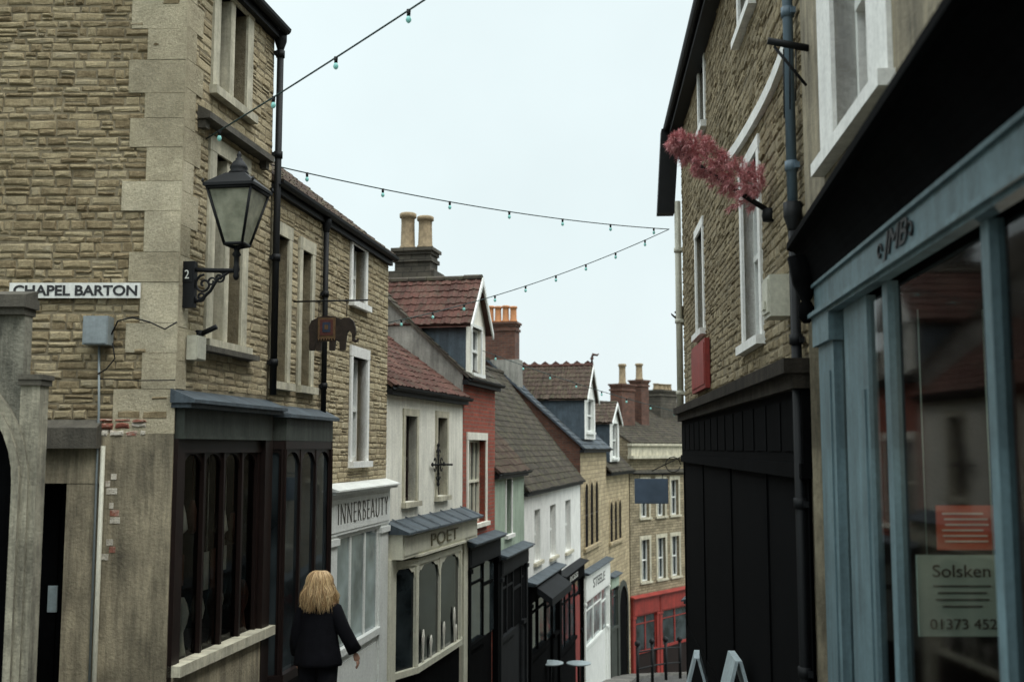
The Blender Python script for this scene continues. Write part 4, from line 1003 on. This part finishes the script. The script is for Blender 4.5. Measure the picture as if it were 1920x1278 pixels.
mb.lathe((lx,0,z1+.145),[(.08,0),(.088,.02),(.07,.04),(.078,.06),(.072,.08),(.05,.115),(.03,.13),(.03,.145),(.015,.155),(.022,.175),(.006,.21)],14)
for q in r1: mb.lathe(q,[(.006,0),(.014,.012),(.004,.04)],6)
part('lantern_roof',mb,FL,'black_iron',L)

# elephant sign
FE=F1@Matrix.Translation((2.79,0,0))@Matrix.Rotation(-math.pi/2,4,'Z')
S=top('elephant_sign','dark elephant-shaped hanging sign with a coloured blanket','sign',FE@Matrix.Translation((0,0,1.6)))
mb=MB(); mb.tube([(0,0,1.62),(.86,0,1.62)],.010,6); mb.tube([(0,0,1.62),(-.02,0,1.62)],.03,8)
for x in (.30,.62): mb.tube([(x,0,1.62),(x,0,1.44)],.005,5)
part('sign_bracket',mb,FE,'black_iron',S)
ol=[(.20,1.10),(.20,1.24),(.19,1.33),(.22,1.40),(.30,1.44),(.40,1.455),(.50,1.44),(.56,1.41),(.59,1.43),(.65,1.43),(.70,1.39),(.72,1.33),(.73,1.26),(.71,1.20),(.735,1.18),(.76,1.20),(.755,1.17),(.72,1.15),(.69,1.17),(.685,1.25),(.655,1.29),(.63,1.26),(.62,1.20),(.61,1.07),(.55,1.07),(.545,1.16),(.50,1.18),(.49,1.07),(.43,1.07),(.43,1.17),(.34,1.17),(.335,1.07),(.275,1.07),(.27,1.15),(.255,1.07),(.205,1.07)]
n=len(ol); mb=MB(); mb.add([(x,-.018,z) for x,z in ol]+[(x,.018,z) for x,z in ol],[tuple(range(n)),tuple(range(2*n-1,n-1,-1))]+[(j,(j+1)%n,n+(j+1)%n,n+j) for j in range(n)])
plain_mat('elephant_bronze',(.030,.020,.014),.7,.5,12,.004,spec=.3)
part('elephant_board',mb,FE,'elephant_bronze',S)
plain_mat('blanket_ochre',(.12,.065,.025),.8,.4,20,.002); plain_mat('blanket_blue',(.022,.035,.065),.8,.3,20,.002); plain_mat('blanket_red',(.085,.022,.015),.8,.3,20,.002)
mb=MB(); mb.box(.30,.50,-.026,-.019,1.20,1.43,0); mb.box(.325,.475,-.030,-.027,1.235,1.41,2); mb.box(.355,.445,-.034,-.031,1.27,1.38,1); mb.box(.38,.42,-.037,-.035,1.30,1.35,0)
for i in range(7): mb.tube([(.31+i*.03,-.022,1.20),(.31+i*.03,-.022,1.175)],.007,5,0)
part('blanket',mb,FE,['blanket_ochre','blanket_blue','blanket_red'],S)

# blue hanging sign
S=top('hanging_sign','blank blue-grey hanging sign on a wrought iron bracket','sign',Matrix.Translation((3.75,20,-.5)))
mb=MB(); mb.tube([(3.85,20,-.47),(2.25,20,-.47)],.015,6); mb.tube([(3.8,20,.15),(2.6,20,-.42)],.01,6)
mb.tube([(3.0+.14*math.cos(i*.5),20,-.30+.14*math.sin(i*.5)) for i in range(13)],.009,5)
for x in (2.38,2.80): mb.tube([(x,20,-.47),(x,20,-.56)],.006,5)
part('sign_bracket',mb,I4,'black_iron',S)
mb=MB(); mb.box(2.28,2.90,19.98,20.02,-1.02,-.56); mb.box(2.30,2.88,19.975,19.979,-1.0,-.58); part('sign_board',mb,I4,'sign_blue',S)

# ================================================================== string lights
def strings(A,B,sag,ts,label):
    A=Vector(A);B=Vector(B)
    def pt(t): p=A+(B-A)*t; p.z-=4*sag*t*(1-t); return p
    mb=MB(); mb.tube([pt(i/40) for i in range(41)],.007,6)
    o=top('string_lights',label,'string lights',I4,mb,'cable_dark',group='festoon lights strung across the street')
    for t in ts:
        p=pt(t); mb=MB()
        mb.lathe((p.x,p.y,p.z-.045),[(.013,0),(.016,.05)],8,0)
        mb.lathe((p.x,p.y,p.z-.095),[(.006,0),(.017,.010),(.021,.025),(.017,.04),(.011,.052)],10,1)
        part('bulb',mb,I4,['black_iron','bulb_glass'],o)
strings((-2.8,9.5,2.80),(1.75,4.8,3.62),.05,[.04+.1375*i for i in range(7)],'cable of small bulbs rising over the street from the corner house')
strings((-2.54,11.05,2.98),(2.44,16.3,3.38),.11,[.062+.147*i for i in range(7)],'dark cable with small teal bulbs crossing the street')
strings((2.44,16.3,3.38),(-1.84,15.7,1.85),.14,[.09+.108*i for i in range(9)],'sagging cable of small bulbs between two roofs')
strings((-.6,20.9,1.92),(4.9,24,.55),.12,[.05+.1*i for i in range(9)],'cable of small bulbs lower down the street')

# ================================================================== street furniture
def table(x,y):
    z=g(y)+.02; mb=MB(); mb.lathe((x,y,z+.80),[(.32,0),(.33,.012),(.33,.028),(.32,.035)],20,0)
    T=top('cafe_table','small white-topped pedestal cafe table outside a shop','table',I4@Matrix.Translation((x,y,z)))
    part('table_top',mb,I4,'board_pale',T)
    mb=MB(); mb.tube([(x,y,z+.03),(x,y,z+.80)],.035,8); mb.lathe((x,y,z),[(.24,0),(.24,.02),(.05,.06)],12); part('table_leg',mb,I4,'black_iron',T)
    T['group']='cafe tables outside the white house'
table(.98,27.8); table(1.78,29.2)
mb=MB(); pp=[(4.25,37.0),(4.95,38.6),(5.6,39.8),(6.3,41.0)]
for x,y in pp:
    z=g(y); mb.tube([(x,y,z),(x,y,z+1.35)],.055,8); mb.lathe((x,y,z+1.35),[(.05,0),(.10,.06),(.10,.13),(.04,.2)],8)
for h in (.6,1.15): mb.tube([(x,y,g(y)+h) for x,y in pp],.03,6)
top('street_railing','black iron handrail with ball-topped posts beside the pavement','railing',I4,mb,'black_iron')
def aboard(x,y,a):
    M=Matrix.Translation((x,y,g(y)+.11))@Matrix.Rotation(a,4,'Z'); mb=MB()
    for s_ in (-1,1):
        mb.add([(-.25,s_*.26,0),(.25,s_*.26,0),(.25,s_*.03,.88),(-.25,s_*.03,.88),(-.25,s_*.26-.03*s_,0),(.25,s_*.26-.03*s_,0),(.25,s_*.0,.88),(-.25,s_*.0,.88)],[(0,1,2,3),(7,6,5,4),(0,3,7,4),(1,5,6,2),(2,6,7,3),(0,4,5,1)])
        mb.box(-.28,-.24,s_*.1-.02,s_*.1+.02,.45,.51)
    top('pavement_sign','pale grey folding pavement sign board against the dark shop','sign',M,mb,'board_pale',group='folding pavement signs')
aboard(2.08,12.3,1.4); aboard(2.02,9.9,1.5)

# ================================================================== person
def skin(vs,es,rs,sub=2):
    me=bpy.data.meshes.new('sk'); me.from_pydata(vs,es,[]); me.update()
    o=bpy.data.objects.new('sk',me); COL.objects.link(o)
    md=o.modifiers.new('s','SKIN'); md.use_smooth_shade=True
    for i,r in enumerate(rs):
        d=me.skin_vertices[0].data[i]; d.radius=(r,r) if not isinstance(r,tuple) else r; d.use_root=(i==0)
    s2=o.modifiers.new('u','SUBSURF'); s2.levels=sub; s2.render_levels=sub
    dg=bpy.context.evaluated_depsgraph_get(); m2=bpy.data.meshes.new_from_object(o.evaluated_get(dg))
    V=[tuple(v.co) for v in m2.vertices]; Fc=[tuple(p.vertices) for p in m2.polygons]
    bpy.data.objects.remove(o); return V,Fc
py=10.2; PM=Matrix.Translation((-1.81,py,g(py)+.115))@Matrix.Rotation(math.radians(-6),4,'Z')@Matrix.Scale(.965,4)
PS=top('person','woman with shoulder-length blonde hair in a black coat walking downhill','person',PM)
vs=[(0,0,.90),(0,.0,1.08),(0,.0,1.26),(0,-.01,1.38),(0,.0,1.44),(0,.02,1.50),(0,.035,1.57),(0,.03,1.645),
    (-.09,0,.86),(-.10,.03,.48),(-.10,.0,.09),(-.10,.13,.03),
    (.09,0,.86),(.10,-.02,.48),(.11,-.12,.11),(.11,.0,.03),
    (-.16,0,1.38),(-.21,-.02,1.12),(-.225,.06,.90),(.16,0,1.38),(.26,-.02,1.14),(.355,.03,.93),(0,.135,1.575)]
es=[(0,1),(1,2),(2,3),(3,4),(4,5),(5,6),(6,7),(0,8),(8,9),(9,10),(10,11),(0,12),(12,13),(13,14),(14,15),(3,16),(16,17),(17,18),(3,19),(19,20),(20,21),(6,22)]
rs=[.13,.115,.13,.10,.055,.06,.095,.07,.085,.055,.04,.03,.085,.055,.04,.03,.055,.04,.027,.055,.04,.027,.014]
body=MB(); V,Fc=skin(vs,es,rs); body.add(V,Fc,0,True)
def hand(wx,wy,wz,dx,side):
    V,Fc=skin([(wx,wy,wz),(wx+dx*.03,wy+.01,wz-.045),(wx+dx*.05,wy+.02,wz-.085)],[(0,1),(1,2)],[.024,(.018,.034),(.016,.036)]); body.add(V,Fc,0,True)
    for i,(oy,L) in enumerate(((-.028,.065),(-.009,.078),(.010,.072),(.029,.055))):
        bx,by,bz=wx+dx*.045,wy+.02+oy,wz-.08
        V,Fc=skin([(bx,by,bz),(bx+dx*.012,by+.004,bz-L*.5),(bx-side*.012,by+.012,bz-L)],[(0,1),(1,2)],[.0095,.009,.0075],1); body.add(V,Fc,0,True)
    V,Fc=skin([(wx+dx*.02,wy+.03,wz-.03),(wx-side*.01,wy+.06,wz-.06),(wx-side*.02,wy+.065,wz-.09)],[(0,1),(1,2)],[.013,.011,.009],1); body.add(V,Fc,0,True)
hand(-.225,.06,.90,0,-1); hand(.355,.03,.93,.5,1)
for sx in (-1,1): body.lathe((sx*.1,.03,1.55),[(.004,0),(.018,.012),(.02,.035),(.008,.055)],8,0,True,.5,1)
part('body',body,PM,'skin',PS)
def loft(mb,rings,n=20,mi=0,fold=0):
    vs=[]
    for z,rx,ry,cx,cy in rings:
        for j in range(n):
            a=2*math.pi*j/n; w=1+fold*math.sin(a*7+z*3)*(1.5-z)
            vs.append((cx+rx*w*math.cos(a),cy+ry*w*math.sin(a),z))
    k=len(rings); fs=[(i*n+j,i*n+(j+1)%n,(i+1)*n+(j+1)%n,(i+1)*n+j) for i in range(k-1) for j in range(n)]
    fs+=[tuple(range(n-1,-1,-1)),tuple((k-1)*n+j for j in range(n))]; mb.add(vs,fs,mi,True)
mb=MB(); loft(mb,[(.82,.225,.17,.01,-.02),(.85,.23,.175,.01,-.02),(.95,.215,.165,.005,-.01),(1.08,.195,.15,0,0),(1.2,.18,.14,0,0),(1.32,.18,.13,0,0),(1.38,.16,.115,0,0),(1.43,.11,.09,0,0),(1.47,.07,.07,0,.0)],42,0,.07)
mb.tube([(-.11,0,1.385),(-.155,0,1.345),(-.20,-.02,1.14),(-.23,.02,1.0),(-.225,.055,.915)],[.055,.068,.066,.062,.062],14)
mb.tube([(.11,0,1.385),(.16,0,1.345),(.255,-.02,1.15),(.315,.01,1.03),(.355,.03,.945)],[.055,.068,.068,.066,.070],14)
part('coat',mb,PM,'coat_black',PS)
mb=MB(); mb.tube([(-.09,0,.9),(-.10,.03,.5),(-.10,.0,.1)],[.115,.085,.065],12); mb.tube([(.09,0,.9),(.10,-.02,.5),(.11,-.12,.13)],[.115,.085,.065],12); part('trousers',mb,PM,'trouser_black',PS)
mb=MB()
for (x,y) in ((-.10,.05),(.11,-.07)): mb.lathe((x,y,0),[(.05,0),(.055,.03),(.05,.07),(.03,.1)],12,0,True,.9,2.1)
part('shoes',mb,PM,'black_wood',PS)
mb=MB(); mb.lathe((0,.015,1.49),[(.06,0),(.09,.03),(.105,.08),(.105,.13),(.09,.17),(.06,.2),(.02,.215)],16,0,True,1,1)
for i in range(1900):
    a=U(math.pi*.93,math.pi*2.07) if R()<.85 else U(0,2*math.pi)
    if .25*math.pi<a<.75*math.pi: continue
    ca,sa=math.cos(a),math.sin(a); r1=U(.106,.135); zend=U(1.31,1.46); rw=U(.11,.185); ph=U(0,1.6)+round(a*3)*1.9; st=U(0,.05); am=U(.006,.018)
    pts=[]
    for j in range(12):
        f=j/11
        if f<.45: an=f/.45*math.pi/2; r=st+(r1-st)*math.sin(an); z=1.585+.12*math.cos(an)+U(-.002,.002)
        else: q=(f-.45)/.55; r=r1+(rw-r1)*math.sin(q*math.pi*.6); z=1.585+(zend-1.585)*q
        wv=am*math.sin(f*10+ph)*f
        pts.append((ca*r+wv,.015+sa*r*1.0+wv*.5,z))
    mb.tube(pts,[.0015]+[.0024]*10+[.0006],3,0,False)
part('hair',mb,PM,'hair_blond',PS)
mb=MB()
for sx in (-1,1): mb.lathe((sx*.032,.118,1.585),[(.002,0),(.010,.005),(.010,.012),(.002,.017)],8,0)
mb.box(-.02,.02,.118,.124,1.528,1.534)
part('face_features',mb,PM,'letter_grey',PS)

# ================================================================== camera, light
cam=bpy.data.cameras.new('camera'); co=bpy.data.objects.new('camera',cam); COL.objects.link(co)
cam.sensor_width=36; cam.lens=37.5; cam.clip_end=3000; cam.clip_start=.05
co.location=(0,0,0); co.rotation_euler=(math.radians(90+5.74),0,0)
cam.dof.use_dof=True; cam.dof.focus_distance=11.5; cam.dof.aperture_fstop=2.0
scene.camera=co
el,az=math.radians(58),math.radians(130)
sd_=Vector((math.sin(az)*math.cos(el),math.cos(az)*math.cos(el),math.sin(el)))
sl=bpy.data.lights.new('sun','SUN'); sl.energy=1.5; sl.angle=math.radians(25); sl.color=(1,.98,.92)
so=bpy.data.objects.new('sun',sl); COL.objects.link(so); so.rotation_euler=(-sd_).to_track_quat('-Z','Y').to_euler()
w=bpy.data.worlds.new('World'); scene.world=w; w.use_nodes=True; nt=w.node_tree; nt.nodes.clear()
out=nt.nodes.new('ShaderNodeOutputWorld'); bg=nt.nodes.new('ShaderNodeBackground'); nt.links.new(bg.outputs[0],out.inputs[0])
sky=nt.nodes.new('ShaderNodeTexSky'); sky.sky_type='NISHITA'; sky.sun_disc=False; sky.sun_elevation=el; sky.sun_rotation=az; sky.dust_density=4; sky.air_density=1.5
hs=nt.nodes.new('ShaderNodeHueSaturation'); hs.inputs['Saturation'].default_value=.35; nt.links.new(sky.outputs[0],hs.inputs['Color'])
tc=nt.nodes.new('ShaderNodeTexCoord'); sp=nt.nodes.new('ShaderNodeSeparateXYZ'); nt.links.new(tc.outputs['Generated'],sp.inputs[0])
rp=ramp(nt,sp.outputs[2],[(0,(9.3,10.4,10.5)),(.18,(8.9,10.2,10.4)),(.40,(8.9,10.2,10.4)),(.6,(19,20.6,20.8)),(1,(34,36.5,36.5))])
cl=ramp(nt,noise(nt,tc.outputs['Generated'],2.2,5,.55),[(.3,.93),(.7,1.04)])
oc=mix(nt,rp,cl,1,'MULTIPLY')
mx=mix(nt,hs.outputs[0],oc,.92)
nt.links.new(mx,bg.inputs[0]); bg.inputs[1].default_value=.1
scene.view_settings.view_transform='Standard'; scene.view_settings.look='None'; scene.view_settings.exposure=0
